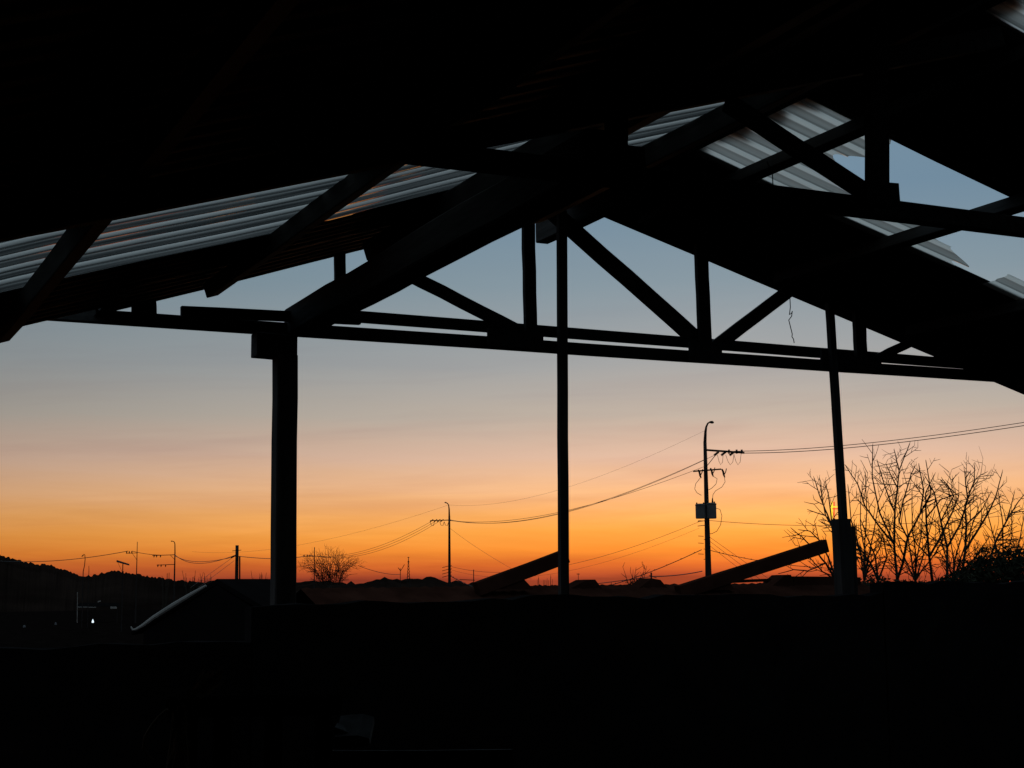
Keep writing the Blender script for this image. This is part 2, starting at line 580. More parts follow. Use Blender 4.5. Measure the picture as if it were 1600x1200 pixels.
# purlins: ends stick out past the gable
for x, out in ((0.775, 7.10), (1.81, 7.33), (2.655, YG - 0.5), (2.865, YG - 0.45), (3.70, YG - 0.3), (4.5, YG - 0.20), (5.49, YG - 0.19), (6.5, YG - 0.22), (7.52, YG - 0.16), (-0.3, YG)):
    zt = roof_z(x) - (0.052 if 2 < x < RX else 0.040)
    off = 0.0
    o = bar('purlin', (x, out, zt), (x + random.uniform(-0.01, 0.01), YB, zt), 0.10 if 2 < x < RX else 0.075, 0.115 if 2 < x < RX else 0.065, (1, 0, KL if x < RX else KR), M_WOOD, 0.003, 20)
bar('ridge_beam', (RX - 0.015, 8.2, RZ - 0.10), (RX, 6.75, RZ - 0.09), 0.13, 0.09, (1, 0, 0), M_WOOD, 0.003, 8)
bar('ridge_beam', (RX - 0.03, 6.8, RZ - 0.022), (RX - 0.03, YB, RZ - 0.022), 0.05, 0.05, (1, 0, 0), M_WOOD, 0.001, 14)


# corrugated roof sheets -------------------------------------------------
def prof_trap(y):
    p = (y % 0.28) / 0.28
    h = 0.0
    if p < 0.09:
        h = p / 0.09
    elif p < 0.22:
        h = 1
    elif p < 0.31:
        h = (0.31 - p) / 0.09
    elif 0.5 < p < 0.54:
        h = (p - 0.5) / 0.04 * 0.25
    elif 0.54 <= p < 0.72:
        h = 0.25
    elif 0.72 <= p < 0.76:
        h = (0.76 - p) / 0.04 * 0.25
    return 0.032 * h + 0.0009 * math.cos(2 * math.pi * (p - 0.1) * 2)


def prof_sin(y):
    return 0.012 * (1 + math.sin(2 * math.pi * y / 0.14))


def sheet(name, side, y0, y1, xa, xb, m, prof, lift, step=0.0175, nx=10, sag=0.004, seed=0):
    """one corrugated sheet; xa / xb may be functions of y for torn ends"""
    rnd = random.Random(seed)
    k = KL if side == 'L' else KR
    fa = xa if callable(xa) else (lambda y: xa)
    fb = xb if callable(xb) else (lambda y: xb)
    ny = max(4, int(round((y1 - y0) / step)))
    ph = (-0.85, 2.1, 0.3) if side == 'L' else (1.9, 0.4, 0)
    nrm = Vector((-k, 0, 1)).normalized()
    vs, fs = [], []
    for i in range(ny + 1):
        y = y0 + (y1 - y0) * i / ny
        a, b = fa(y), fb(y)
        for j in range(nx + 1):
            x = a + (b - a) * j / nx
            s = sag * math.sin(x * 3.1 + ph[0]) + sag * math.sin(y * 4.3 + ph[1]) * 0.5
            p = Vector((x, y, RZ + k * (x - RX))) + nrm * (lift + prof(y) + s + sag)
            vs.append(p)
    for i in range(ny):
        for j in range(nx):
            a = i * (nx + 1) + j
            fs.append((a, a + 1, a + nx + 2, a + nx + 1))
    if m in (M_FRP, M_FRPL):
        return MB().add(vs, fs).build(name, m, shed)
    # thin but real thickness
    n0 = len(vs)
    vs2 = [p - nrm * 0.0025 for p in vs]
    fs2 = [tuple(n0 + q for q in f[::-1]) for f in fs]
    rim = []
    top = lambda i, j: i * (nx + 1) + j
    for i in range(ny):
        for j in (0, nx):
            a, b = top(i, j), top(i + 1, j)
            rim.append((a, b, b + n0, a + n0))
    for j in range(nx):
        for i in (0, ny):
            a, b = top(i, j), top(i, j + 1)
            rim.append((a, b, b + n0, a + n0))
    return MB().add(vs + vs2, fs + fs2 + rim).build(name, m, shed)


def jag(base, amp, seed, teeth=0.14):
    rnd = random.Random(seed)
    tab = [rnd.uniform(-1, 1) for _ in range(400)]

    def f(y):
        q = (y + 20) / (teeth / 4)
        i = int(q) % 399
        t = q - int(q)
        return base + amp * (tab[i] * (1 - t) + tab[i + 1] * t) + amp * 0.6 * math.sin(2 * math.pi * y / teeth)
    return f


# left slope: opaque steel with one translucent bay (y 5.0 .. 6.06)
rows = [(6.13, 6.92), (6.86, YG + 0.02)]
yy = 4.93
while yy > YB:
    rows.append((yy - 1.1, yy))
    yy -= 0.96
for i, (a, b) in enumerate(rows):
    xe = jag(EAVE_L, 0.006, i)
    if i == 1:
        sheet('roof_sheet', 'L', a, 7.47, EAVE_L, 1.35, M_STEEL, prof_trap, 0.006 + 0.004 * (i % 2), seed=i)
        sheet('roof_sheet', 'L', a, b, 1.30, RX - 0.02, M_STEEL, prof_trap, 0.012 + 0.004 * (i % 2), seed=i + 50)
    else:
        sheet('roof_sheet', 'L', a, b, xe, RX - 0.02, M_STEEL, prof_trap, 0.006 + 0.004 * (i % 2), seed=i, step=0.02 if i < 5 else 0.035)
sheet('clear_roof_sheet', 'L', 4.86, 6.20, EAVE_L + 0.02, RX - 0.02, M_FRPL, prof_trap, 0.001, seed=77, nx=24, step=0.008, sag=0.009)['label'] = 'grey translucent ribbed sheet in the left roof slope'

# right slope
rows = [(6.5, 7.12), (7.06, YG + 0.05)]
for i, (a, b) in enumerate(rows):
    sheet('roof_sheet', 'R', a, b, RX + 0.02, EAVE_R, M_STEEL, prof_sin, 0.004 + 0.004 * (i % 2), seed=i + 20)
yy = 5.54
i = 0
while yy > YB:
    a = max(yy - 1.17, YB)
    if i == 1:               # second translucent bay
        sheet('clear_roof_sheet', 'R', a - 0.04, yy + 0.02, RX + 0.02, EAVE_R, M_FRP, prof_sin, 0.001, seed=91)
    else:
        sheet('roof_sheet', 'R', a, yy, RX + 0.02, EAVE_R, M_STEEL, prof_sin, 0.005 + 0.004 * (i % 2), seed=i + 30, step=0.0175 if i < 3 else 0.035)
    yy = a
    i += 1


def torn(y):
    """lower end of the broken clear sheets: long tongue next to y = 6.5, short stump elsewhere"""
    if y > 6.44:
        return 5.97 + 0.03 * math.sin(y * 90)
    if y > 6.18:
        return 5.45 + (y - 6.18) * 2.4 + 0.03 * math.sin(y * 70)
    if y > 6.04:
        return 4.98 + (y - 6.04) * 3.3
    return 4.76 + 0.05 * math.sin(y * 21) + 0.03 * math.sin(y * 60)


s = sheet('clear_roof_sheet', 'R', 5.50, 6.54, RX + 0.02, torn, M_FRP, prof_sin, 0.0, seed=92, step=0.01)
s['label'] = 'broken grey translucent sheet with a torn lower end'
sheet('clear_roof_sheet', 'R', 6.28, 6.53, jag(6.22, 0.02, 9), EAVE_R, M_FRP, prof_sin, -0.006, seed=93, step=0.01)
# ridge capping with a ragged lower lip on both sides
sheet('ridge_cap', 'R', YB, 6.9, RX - 0.005, jag(4.30, 0.065, 4), M_STEEL, prof_sin, 0.032, seed=5, nx=3, step=0.02)
sheet('ridge_cap', 'R', 6.9, YG + 0.06, RX - 0.005, 4.30, M_STEEL, prof_sin, 0.032, seed=6, nx=3, step=0.02)
sheet('ridge_cap', 'L', YB, YG + 0.04, 4.0, RX + 0.005, M_STEEL, prof_sin, 0.045, seed=7, nx=3, step=0.02)


# side and rear walls of the shed (behind and beside the viewer) and the low gable wall
def wall_sheet(name, a, b, zt, m):
    a, b = Vector(a), Vector(b)
    d = b - a
    n = Vector((-d.y, d.x, 0)).normalized()
    k = int(d.length / 0.05)
    vs, fs = [], []
    for i in range(k + 1):
        p = a + d * (i / k) + n * (0.02 * (i % 2))
        zz_ = zt(p) if callable(zt) else zt
        vs += [p, Vector((p.x, p.y, zz_))]
    for i in range(k):
        fs.append((2 * i, 2 * i + 2, 2 * i + 3, 2 * i + 1))
    return MB().add(vs, fs).build(name, m, shed)


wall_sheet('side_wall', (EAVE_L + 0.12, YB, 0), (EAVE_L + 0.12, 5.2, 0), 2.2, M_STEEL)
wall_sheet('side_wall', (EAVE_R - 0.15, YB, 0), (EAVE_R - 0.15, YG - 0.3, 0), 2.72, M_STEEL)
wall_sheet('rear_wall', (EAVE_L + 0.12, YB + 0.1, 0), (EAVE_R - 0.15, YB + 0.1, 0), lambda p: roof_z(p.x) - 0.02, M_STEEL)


def rough_wall(name, x0, x1, y, t, top, seed, parent, m=M_BLOCK):
    rnd = random.Random(seed)
    n = max(4, int((x1 - x0) / 0.12))
    rings = []
    for i in range(n + 1):
        x = x0 + (x1 - x0) * i / n
        h = (top(x) if callable(top) else top) + rnd.uniform(-0.012, 0.012)
        rings.append([Vector((x, y - t / 2, 0)), Vector((x, y + t / 2, 0)), Vector((x, y + t / 2, h)), Vector((x, y - t / 2, h + rnd.uniform(-0.006, 0.006)))])
    return MB().loft(rings).build(name, m, parent)


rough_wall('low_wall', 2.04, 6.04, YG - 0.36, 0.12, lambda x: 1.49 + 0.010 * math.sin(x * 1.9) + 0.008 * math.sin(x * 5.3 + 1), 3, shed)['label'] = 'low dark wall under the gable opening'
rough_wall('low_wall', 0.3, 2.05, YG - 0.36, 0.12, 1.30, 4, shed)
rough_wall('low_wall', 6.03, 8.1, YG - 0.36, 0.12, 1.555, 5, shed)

# wires left dangling from the trusses
def dangling(name, pts, Y, r, label):
    P = [onY(a, b, Y) for a, b in pts]
    return tag(MB().tube(P, r, 5).build(name, M_WIRE), label, 'wire')


dangling('hanging_wire', [(1236, 440), (1234, 458), (1235, 480), (1233.5, 492), (1237, 489), (1238, 486), (1237, 494), (1232.5, 500), (1235, 510), (1236, 514), (1238, 522), (1237.5, 526), (1240, 530), (1241, 536)], YG - 0.1, 0.0032, 'kinked thin wire dangling from the right end of the gable truss')
dangling('hanging_wire', [(1198, 252), (1203, 262), (1207, 272), (1208, 292), (1208, 300)], YN - 0.05, 0.002, 'thin wire hanging before the grey broken roof sheet')

# ------------------------------------------------------------------ utility poles and power lines
def px_m(d):
    return d / F


def ground_under(p):
    return Vector((p.x, p.y, ground_z(p.x, p.y)))


def pole_shaft(name, par, px, py, d, r_top, r_base, m=M_CONC):
    """round tapered pole whose head is seen at (px, py)"""
    top = at(px, py, d)
    b = ground_under(top)
    pts = [b - Vector((0, 0, 0.3))] + [b.lerp(top, i / 8) for i in range(9)]
    rr = [r_base] + [r_base + (r_top - r_base) * i / 8 for i in range(9)]
    return MB().tube(pts, rr, 12).build(name, m, par, True)


def pts_at(seq, d):
    return [at(a, b, d) for a, b in seq]


def insulator(par, a, b, r):
    """ribbed strain insulator between two points"""
    a, b = Vector(a), Vector(b)
    pts, rr = [], []
    n = 9
    for i in range(n + 1):
        pts.append(a.lerp(b, i / n))
        rr.append(r if i % 2 else r * 0.55)
    return MB().tube(pts, rr, 8).build('insulator', M_METAL, par)


def utility_pole(px, py, d, rt, rb, label, group='utility poles carrying the power lines'):
    b = ground_under(at(px, py, d))
    return thing('utility_pole', b, label, 'pole', group)


# --- the near pole with transformers and street lamp
D1 = 75.0
u = px_m(D1)
tp = utility_pole(1100, 700, D1, 0, 0, 'tall concrete utility pole with twin transformers, crossarms and a curved street lamp')
pole_shaft('shaft', tp, 1101.5, 690, D1, 2.6 * u, 6.6 * u)
arm = root(MB().tube(pts_at([(1101.5, 692), (1102.3, 675), (1103.5, 667), (1106, 661.5), (1110, 659), (1113.5, 658.6)], D1), [2.6 * u, 2.1 * u, 1.6 * u, 1.3 * u, 1.2 * u, 1.2 * u], 8).build('lamp_arm', M_METAL, tp))
MB().tube(pts_at([(1109, 660), (1111, 660), (1114, 660), (1115.5, 660)], D1), [0.8 * u, 1.8 * u, 1.9 * u, 0.8 * u], 8).build('lamp_head', M_METAL, arm)
ca = root(MB().beam(at(1102, 703, D1 - 0.3), at(1163, 707.5, D1 - 0.3), 3.1 * u, 3.1 * u, FWD, 2).build('crossarm', M_METAL, tp))
MB().beam(at(1103, 730, D1 - 0.35), at(1122, 706, D1 - 0.35), 1.0 * u, 1.0 * u, FWD, 1).build('brace', M_METAL, tp)
for x in (1123, 1134, 1147):
    insulator(ca, at(x, 706, D1 - 0.4), at(x - 7, 711.5, D1 - 0.4), 2.3 * u)
for x in (1139, 1151, 1159):
    insulator(ca, at(x, 709, D1 - 0.4), at(x, 702.5, D1 - 0.4), 1.9 * u)
for (a, b, c) in ((1121, 1126, 1130), (1134, 1141, 1147), (1147, 1153, 1158)):
    jw = MB().tube([at(a, 711, D1 - 0.4), at((a + b) / 2, 721, D1 - 0.45), at(b, 726.5, D1 - 0.5), at((b + c) / 2 + 1, 722, D1 - 0.5), at(c, 709, D1 - 0.45)], 0.36 * u, 5)
    jw.build('jumper_wire', M_WIRE, tp)
cb = root(MB().beam(at(1083, 736.5, D1 - 0.3), at(1127, 733, D1 - 0.3), 2.2 * u, 2.2 * u, FWD, 2).build('crossarm', M_METAL, tp))
for (x, y) in ((1094, 737), (1113, 734.5), (1131, 736)):
    MB().tube(pts_at([(x - 3, y - 3), (x - 1, y + 1), (x, y + 6), (x + 1.5, y + 10)], D1 - 0.4), [1.3 * u, 1.6 * u, 1.6 * u, 0.9 * u], 7).build('fuse_cutout', M_METAL, cb)
    MB().tube(pts_at([(x + 4, y - 4), (x + 3, y + 1), (x + 1, y + 5)], D1 - 0.45), 0.8 * u, 6).build('fuse_cutout', M_METAL, cb)
for seq in ([(1094, 747), (1087, 756), (1085.5, 764), (1089, 770), (1096, 774)], [(1114, 744), (1120.5, 748), (1119, 756), (1112, 763), (1106, 766)], [(1132, 746), (1133, 753), (1128, 761), (1118, 767), (1114, 773), (1113.5, 779)]):
    MB().tube(pts_at(seq, D1 - 0.4), 0.42 * u, 5).build('drop_wire', M_WIRE, tp)
for (x0, x1, y0, y1) in ((1086.5, 1102, 788.5, 810.5), (1103.5, 1119, 787, 810.5)):
    c0 = at((x0 + x1) / 2, y0, D1 - 0.5)
    c1 = at((x0 + x1) / 2, y1, D1 - 0.5)
    w = (x1 - x0) / 2 * u
    t = MB()
    rings = []
    for z0, rr in ((c1.z, 0.9), (c1.z + 0.03, 1.0), (c0.z - 0.05, 1.0), (c0.z - 0.04, 1.07), (c0.z, 1.07), (c0.z + 0.05, 0.6)):
        rings.append([Vector((c0.x, c0.y, z0)) + (RGT0 * math.cos(q) + Vector((RGT0.y, -RGT0.x, 0)) * math.sin(q)) * w * rr for q in [2 * math.pi * k / 14 for k in range(14)]])
    tr = root(t.loft(rings).build('transformer', M_TRAFO, tp))
    for k in (-0.45, 0.4):
        bx = (x0 + x1) / 2 + k * (x1 - x0) * 0.8
        MB().tube(pts_at([(bx, y0 + 1), (bx, y0 - 2.5), (bx, y0 - 3.5)], D1 - 0.5), [1.3 * u, 1.2 * u, 0.6 * u], 7).build('bushing', M_METAL, tr)
MB().tube(pts_at([(1113.3, 788), (1113.3, 783), (1113.3, 778)], D1 - 0.5), [1.6 * u, 1.4 * u, 0.7 * u], 7).build('bushing', M_METAL, tp)
MB().tube(pts_at([(1119, 794), (1125, 796), (1128, 806), (1126, 820), (1120, 830), (1112, 834), (1108, 834)], D1 - 0.5), 0.45 * u, 5).build('cable_loop', M_WIRE, tp)
for k, y in enumerate((814, 821, 838, 843, 849, 858, 866, 874)):
    sx = 1 if k % 2 else -1
    MB().tube(pts_at([(1099.5, y), (1099.5 + sx * 8.6, y - 0.5)], D1 - 0.3), 0.5 * u, 5).build('step_bolt', M_METAL, tp)
for y in (813, 820):
    MB().beam(at(1090, y + 2, D1 - 0.4), at(1108, y, D1 - 0.4), 1.0 * u, 1.0 * u, FWD, 1).build('wire_bracket', M_METAL, tp)
MB().beam(at(1103.8, 883, D1 - 0.35), at(1103.8, 904, D1 - 0.35), 3.2 * u, 3 * u, FWD, 1).build('meter_box', M_METAL, tp)

# --- second pole with street lamp
D2 = 140.0
u = px_m(D2)
p2 = utility_pole(701, 800, D2, 0, 0, 'distant utility pole with curved lamp and one crossarm, left of the thin middle post')
pole_shaft('shaft', p2, 702, 806, D2, 1.5 * u, 2.9 * u)
am = root(MB().tube(pts_at([(702, 808), (701.8, 796), (701, 789), (699, 786.4), (696, 785)], D2), [1.5 * u, 1.2 * u, 0.9 * u, 0.8 * u, 0.8 * u], 8).build('lamp_arm', M_METAL, p2))
MB().tube(pts_at([(698, 785.8), (696, 785.2), (694.5, 785)], D2), [0.7 * u, 1.1 * u, 0.5 * u], 7).build('lamp_head', M_METAL, am)
c2 = root(MB().beam(at(705, 812.5, D2), at(672, 813.5, D2), 1.3 * u, 1.3 * u, FWD, 1).build('crossarm', M_METAL, p2))
for x in (674, 680, 685, 690):
    insulator(c2, at(x + 3, 811.5, D2 - 0.3), at(x - 2, 815.5, D2 - 0.3), 1.0 * u)
for x in (676, 691, 698):
    MB().tube(pts_at([(x - 4, 815), (x - 2, 820.5), (x + 1, 821.5), (x + 3, 815)], D2 - 0.3), 0.4 * u, 5).build('jumper_wire', M_WIRE, p2)
for k, y in enumerate((884, 889, 894, 899)):
    MB().beam(at(691, y + 3, D2 - 0.2), at(702, y, D2 - 0.2), 0.8 * u, 0.8 * u, FWD, 1).build('wire_bracket', M_METAL, p2)
    MB().beam(at(702, y + 1, D2 - 0.2), at(706, y - 0.5, D2 - 0.2), 0.8 * u, 0.8 * u, FWD, 1).build('wire_bracket', M_METAL, p2)

# --- thick stub pole left of the wide post
D5 = 105.0
u = px_m(D5)
p5 = utility_pole(371, 852, D5, 0, 0, 'thick short bare-topped pole left of the wide post')
pole_shaft('shaft', p5, 370.5, 852, D5, 2.6 * u, 3.2 * u)
MB().beam(at(374.5, 869, D5 - 0.2), at(374.5, 909, D5 - 0.2), 2.2 * u, 2.0 * u, FWD, 1).build('cable_duct', M_METAL, p5)
MB().beam(at(363, 860.8, D5 - 0.4), at(377, 859.5, D5 - 0.4), 0.9 * u, 0.9 * u, FWD, 1).build('crossarm', M_METAL, p5)
MB().tube(pts_at([(369, 868), (363, 870.5), (361, 871.5)], D5 - 0.4), [0.6 * u, 1.2 * u, 1.2 * u], 6).build('cable_clamp', M_METAL, p5)

# --- lamp pole with two crossarms on the left
D3 = 240.0
u = px_m(D3)
p3 = utility_pole(273, 846, D3, 0, 0, 'far utility pole with curved lamp and two crossarms pointing left')
pole_shaft('shaft', p3, 273.4, 862, D3, 0.9 * u, 1.7 * u)
am = root(MB().tube(pts_at([(273.4, 864), (273.3, 850), (272.4, 847), (270.5, 845.8), (268, 845.3)], D3), [0.9 * u, 0.75 * u, 0.65 * u, 0.6 * u, 0.6 * u], 7).build('lamp_arm', M_METAL, p3))
MB().tube(pts_at([(269.5, 845.6), (268, 845.6), (267, 845.5)], D3), [0.5 * u, 0.9 * u, 0.4 * u], 6).build('lamp_head', M_METAL, am)
for (x0, y0, ins) in ((238, 868, (241, 245, 251)), (245, 883, (247, 252, 259))):
    cc = root(MB().beam(at(274, y0 - 1.2, D3), at(x0, y0, D3), 1.0 * u, 1.0 * u, FWD, 1).build('crossarm', M_METAL, p3))
    for x in ins:
        MB().tube(pts_at([(x, y0 - 1), (x - 0.3, y0 + 1.5), (x - 0.6, y0 + 3)], D3 - 0.3), [0.8 * u, 0.9 * u, 0.4 * u], 6).build('insulator', M_METAL, cc)
MB().beam(at(273.4, 875, D3), at(266, 867, D3), 0.6 * u, 0.6 * u, FWD, 1).build('brace', M_METAL, p3)

# --- plain pole with one bracket further left
D4 = 230.0
u = px_m(D4)
p4 = utility_pole(214.5, 847, D4, 0, 0, 'far straight pole with a single short crossarm, near the left hill')
pole_shaft('shaft', p4, 214.6, 846.5, D4, 0.45 * u, 1.3 * u)
cc = root(MB().beam(at(215, 864, D4), at(197, 864.5, D4), 0.8 * u, 0.8 * u, FWD, 1).build('crossarm', M_METAL, p4))
for x in (198, 202, 206):
    MB().tube(pts_at([(x, 865), (x, 862), (x, 861)], D4), [0.9 * u, 0.9 * u, 0.4 * u], 6).build('insulator', M_METAL, cc)
MB().beam(at(214.6, 876, D4), at(207, 865, D4), 0.5 * u, 0.5 * u, FWD, 1).build('brace', M_METAL, p4)

# --- thin pole inside the round bare tree
D6 = 190.0
u = px_m(D6)
p6 = utility_pole(491, 855, D6, 0, 0, 'thin pole with a small crossarm standing in the round bare tree')
pole_shaft('shaft', p6, 491.4, 855, D6, 0.6 * u, 1.2 * u)
cc = root(MB().beam(at(492, 869.5, D6), at(473, 869.5, D6), 0.8 * u, 0.8 * u, FWD, 1).build('crossarm', M_METAL, p6))
for x in (475, 480, 484):
    MB().tube(pts_at([(x, 870), (x, 867.5), (x, 866.6)], D6), [0.9 * u, 0.9 * u, 0.4 * u], 6).build('insulator', M_METAL, cc)

# --- small poles along the horizon
for (x, y, d, rr, lab, bars) in ((740, 890, 120, 0.8, 'small black pole beside the lower end of the left slanting timber', [(718, 905.5, 742, 906.5)]),
                                 (1017.5, 894.5, 60, 1.7, 'short thick pole on the low roofline carrying a straight cable', [(1014, 899, 1026, 903)]),
                                 (625.5, 888, 330, 0.6, 'tiny forked pole next to the far pylon', [(622, 887, 626, 892), (632, 882, 626, 892)]),
                                 (903.5, 896, 200, 0.5, 'tiny antenna mast just right of the thin middle post', [(901, 897, 906, 897)]),
                                 (955, 909, 90, 0.5, 'tiny short stake on the roofline right of the middle post', []),
                                 (994, 901, 90, 0.5, 'thin stake over the small bush on the roofline', [])):
    u = px_m(d)
    t = utility_pole(x, y, d, 0, 0, lab, 'small poles along the horizon')
    pole_shaft('shaft', t, x, y, d, rr * 0.8 * u, rr * u, M_METAL)
    for (a, b, c, e) in bars:
        MB().beam(at(a, b, d), at(c, e, d), 0.9 * u, 0.9 * u, FWD, 1).build('arm', M_METAL, t)

# --- street lamp and solar panel on the left hill
D7 = 200.0
u = px_m(D7)
tb = ground_under(at(128, 900, D7))
lampt = thing('street_lamp', tb, 'thin far street lamp with bent neck before the left hill', 'lamp')
b = ground_under(at(130, 900, D7))
MB().tube([b, at(130, 893, D7), at(132, 884, D7), at(133, 874, D7), at(132.6, 867, D7), at(131.5, 866, D7), at(129, 868, D7)], [0.8 * u, 0.7 * u, 0.6 * u, 0.6 * u, 0.5 * u, 0.5 * u, 0.5 * u], 6).build('shaft', M_METAL, lampt)
MB().tube(pts_at([(130.5, 867.5), (129, 868.5), (127.5, 869.5)], D7), [0.5 * u, 1.0 * u, 0.4 * u], 6).build('lamp_head', M_METAL, lampt)
b = ground_under(at(139, 897, D7))
tag(MB().tube([b, at(139, 890, D7), at(138.8, 884, D7)], [0.5 * u, 0.45 * u, 0.3 * u], 6).build('stake', M_METAL), 'thin bare stake right of the far bent-neck street lamp', 'stake')
D8 = 180.0
u = px_m(D8)
sp_ = thing('solar_panel', ground_under(at(192, 896, D8)), 'tilted solar panel on a single leg on the left hill crest', 'solar panel')
MB().tube([ground_under(at(192, 896, D8)), at(192, 880, D8)], [1.0 * u, 0.7 * u], 6).build('leg', M_METAL, sp_)
MB().prism([at(182, 876.5, D8), at(202, 882.8, D8), at(202, 883.8, D8 - 1.2), at(182, 878.2, D8 - 1.2)], FWD * 0.05 + Vector((0, 0, 0.12))).build('panel', M_METAL, sp_)
MB().beam(at(184, 878.5, D8), at(190.5, 893, D8), 0.4 * u, 0.4 * u, FWD, 1).build('brace', M_METAL, sp_)
MB().box(tuple(at(190.5, 896.5, D8) - Vector((0.0, 0.1, 0))), tuple(at(193.5, 892.5, D8) + Vector((0, 0.2, 0)))).build('control_box', M_METAL, sp_)

# --- lattice pylon far away
D9 = 700.0
u = px_m(D9)
py = thing('lattice_pylon', ground_under(at(638, 905, D9)), 'far lattice transmission pylon on the skyline between the round tree and lamp pole', 'pylon')
bz = ground_under(at(638, 905, D9)).z
legs = MB()
top = at(638.2, 870, D9)
for sx in (-1, 1):
    for sy in (-1, 1):
        base = Vector((top.x, top.y, bz)) + RGT0 * (sx * 3.4 * u) + Vector((FWD.x, FWD.y, 0)).normalized() * (sy * 3.4 * u)
        legs.tube([base, top], [0.45 * u, 0.35 * u], 4)
legs.build('lattice_leg', M_METAL, py)
lat = MB()
for k in range(7):
    y0, y1 = 908 - k * 5, 903 - k * 5
    h0, h1 = 3.2 * (y0 - 868) / 40, 3.2 * (y1 - 868) / 40
    lat.tube(pts_at([(638.2 - h0, y0), (638.2 + h1, y1)], D9), 0.25 * u, 4)
    lat.tube(pts_at([(638.2 + h0, y0), (638.2 - h1, y1)], D9), 0.25 * u, 4)
lat.build('lattice_bracing', M_METAL, py)
for y, w in ((871, 1.4), (878, 1.8)):
    MB().tube(pts_at([(638.2 - w, y), (638.2 + w, y)], D9), 0.5 * u, 4).build('crossarm', M_METAL, py)


# --- wires, each a cable of its own
def wire(a, da, b, db, sag, r_px, label, bumps=0, group='power lines between the poles', name='power_line'):
    A, B = at(a[0], a[1], da), at(b[0], b[1], db)
    n = 22
    m = MB()
    pts = []
    rr = []
    for i in range(n + 1):
        t = i / n
        p = A.lerp(B, t)
        p.z -= sag * 4 * t * (1 - t)
        pts.append(p)
        rr.append(r_px * px_m(da + (db - da) * t))
    m.tube(pts, rr, 5)
    if bumps:
        rnd = random.Random(bumps)
        for i in range(bumps):
            t = (i + rnd.uniform(0.2, 0.8)) / bumps
            p = A.lerp(B, t)
            p.z -= sag * 4 * t * (1 - t)
            q = r_px * px_m(da + (db - da) * t)
            d = (B - A).normalized()
            m.tube([p - d * q * 3 + Vector((0, 0, q)), p + Vector((0, 0, q * 1.4)), p + d * q * 3 + Vector((0, 0, q * 0.5))], [q * 0.5, q * 1.5, q * 0.5], 5)
    return tag(m.build(name, M_WIRE), label, 'power line', group)


wire((1147, 705), D1, (1700, 644), 38, 0.25, 0.55, 'upper of the two power lines leaving the transformer pole to the right edge')
wire((1159, 708), D1, (1700, 649), 38, 0.25, 0.6, 'lower of the two power lines leaving the transformer pole to the right edge')
wire((1117, 711), D1, (702, 812), D2, 1.5, 0.32, 'topmost of three sagging lines between transformer pole and lamp pole')
wire((1103, 717), D1, (700, 812.5), D2, 1.4, 0.32, 'middle of three sagging lines between transformer pole and lamp pole')
wire((1103, 728), D1, (698, 813), D2, 1.1, 0.32, 'lowest of three sagging lines between transformer pole and lamp pole')
wire((1101, 673), D1, (701, 789), D2, 1.2, 0.13, 'very thin highest wire between the two lamp heads')
wire((1093, 815), D1, (704, 885), D2, 1.4, 0.26, 'single line sagging left from just below the transformers')
wire((1093, 825), D1, (704, 890), D2, 1.5, 0.16, 'faint line sagging left under the transformer wire')
wire((1096, 859), D1, (704, 900), D2, 2.2, 0.6, 'thick knobbly cable sagging left from the transformer pole', 34)
wire((1097, 892.5), D1, (1017.5, 901), 60, 0.06, 0.75, 'straight black cable from transformer pole to the short thick pole')
wire((1017.5, 901), 60, (702, 925), D2, 0.3, 0.6, 'straight black cable falling left from the short thick pole')
wire((1105, 813), D1, (1720, 786), 60, 0.55, 0.38, 'lone level line right of the transformers passing behind the leaning post')
wire((1102, 858), D1, (1720, 826), 60, 1.3, 0.5, 'knobbly cable running right from low on the transformer pole', 40)
for k, (y0, x1, y1) in enumerate(((835, 1190, 889), (841, 1172, 889), (848, 1160, 889))):
    wire((1103, y0), D1 - 0.3, (x1 + 60, y1 + 50), 60, 0.0, 0.3, ['outermost of three straight stay wires falling right from the transformer pole', 'middle of three straight stay wires falling right from the transformer pole', 'innermost of three straight stay wires falling right from the transformer pole'][k], 0, 'stay wires')
for k in range(3):
    wire((676 + 5 * k, 813.5 + 0.6 * k), D2, (476 + 4 * k, 867), D6, 1.3 + 0.12 * k, 0.26, ['outer of three lines from lamp pole crossarm to the round bare tree', 'centre of three lines from lamp pole crossarm to the round bare tree', 'inner of three lines from lamp pole crossarm to the round bare tree'][k])
wire((701, 789), D2, (300, 862), 235, 1.6, 0.13, 'very thin top wire running left from the lamp pole head')
wire((704, 826), D2, (830, 905), 90, 0.2, 0.2, 'faint stay wire falling right from the lamp pole', 0, 'stay wires')
wire((560, 884), 200, (626, 897.5), 330, 0.4, 0.4, 'short line from the round bare tree to the tiny forked pole')
wire((476, 869), D6, (371, 869), D5, 0.25, 0.5, 'line between the round bare tree and the thick stub pole')
wire((371, 866), D5, (273, 866.5), D3, 1.0, 0.42, 'upper line between stub pole and two-crossarm lamp pole')
wire((362, 871), D5, (273, 868), D3, 0.6, 0.42, 'lower line between stub pole and two-crossarm lamp pole')
wire((273, 866.5), D3, (206, 861), D4, 0.3, 0.42, 'line between the two far poles on the left')
wire((200, 861), D4, (-80, 866), 300, 1.6, 0.5, 'long line from the far straight pole to the left edge')
for k, (x0, x1) in enumerate(((362, 318), (366, 330))):
    wire((x0, 872 + 4 * k), D5, (x1 - 20, 918), 80, 0.0, 0.28, ['outer faint stay falling left from the thick stub pole', 'inner faint stay falling left from the thick stub pole'][k], 0, 'stay wires')


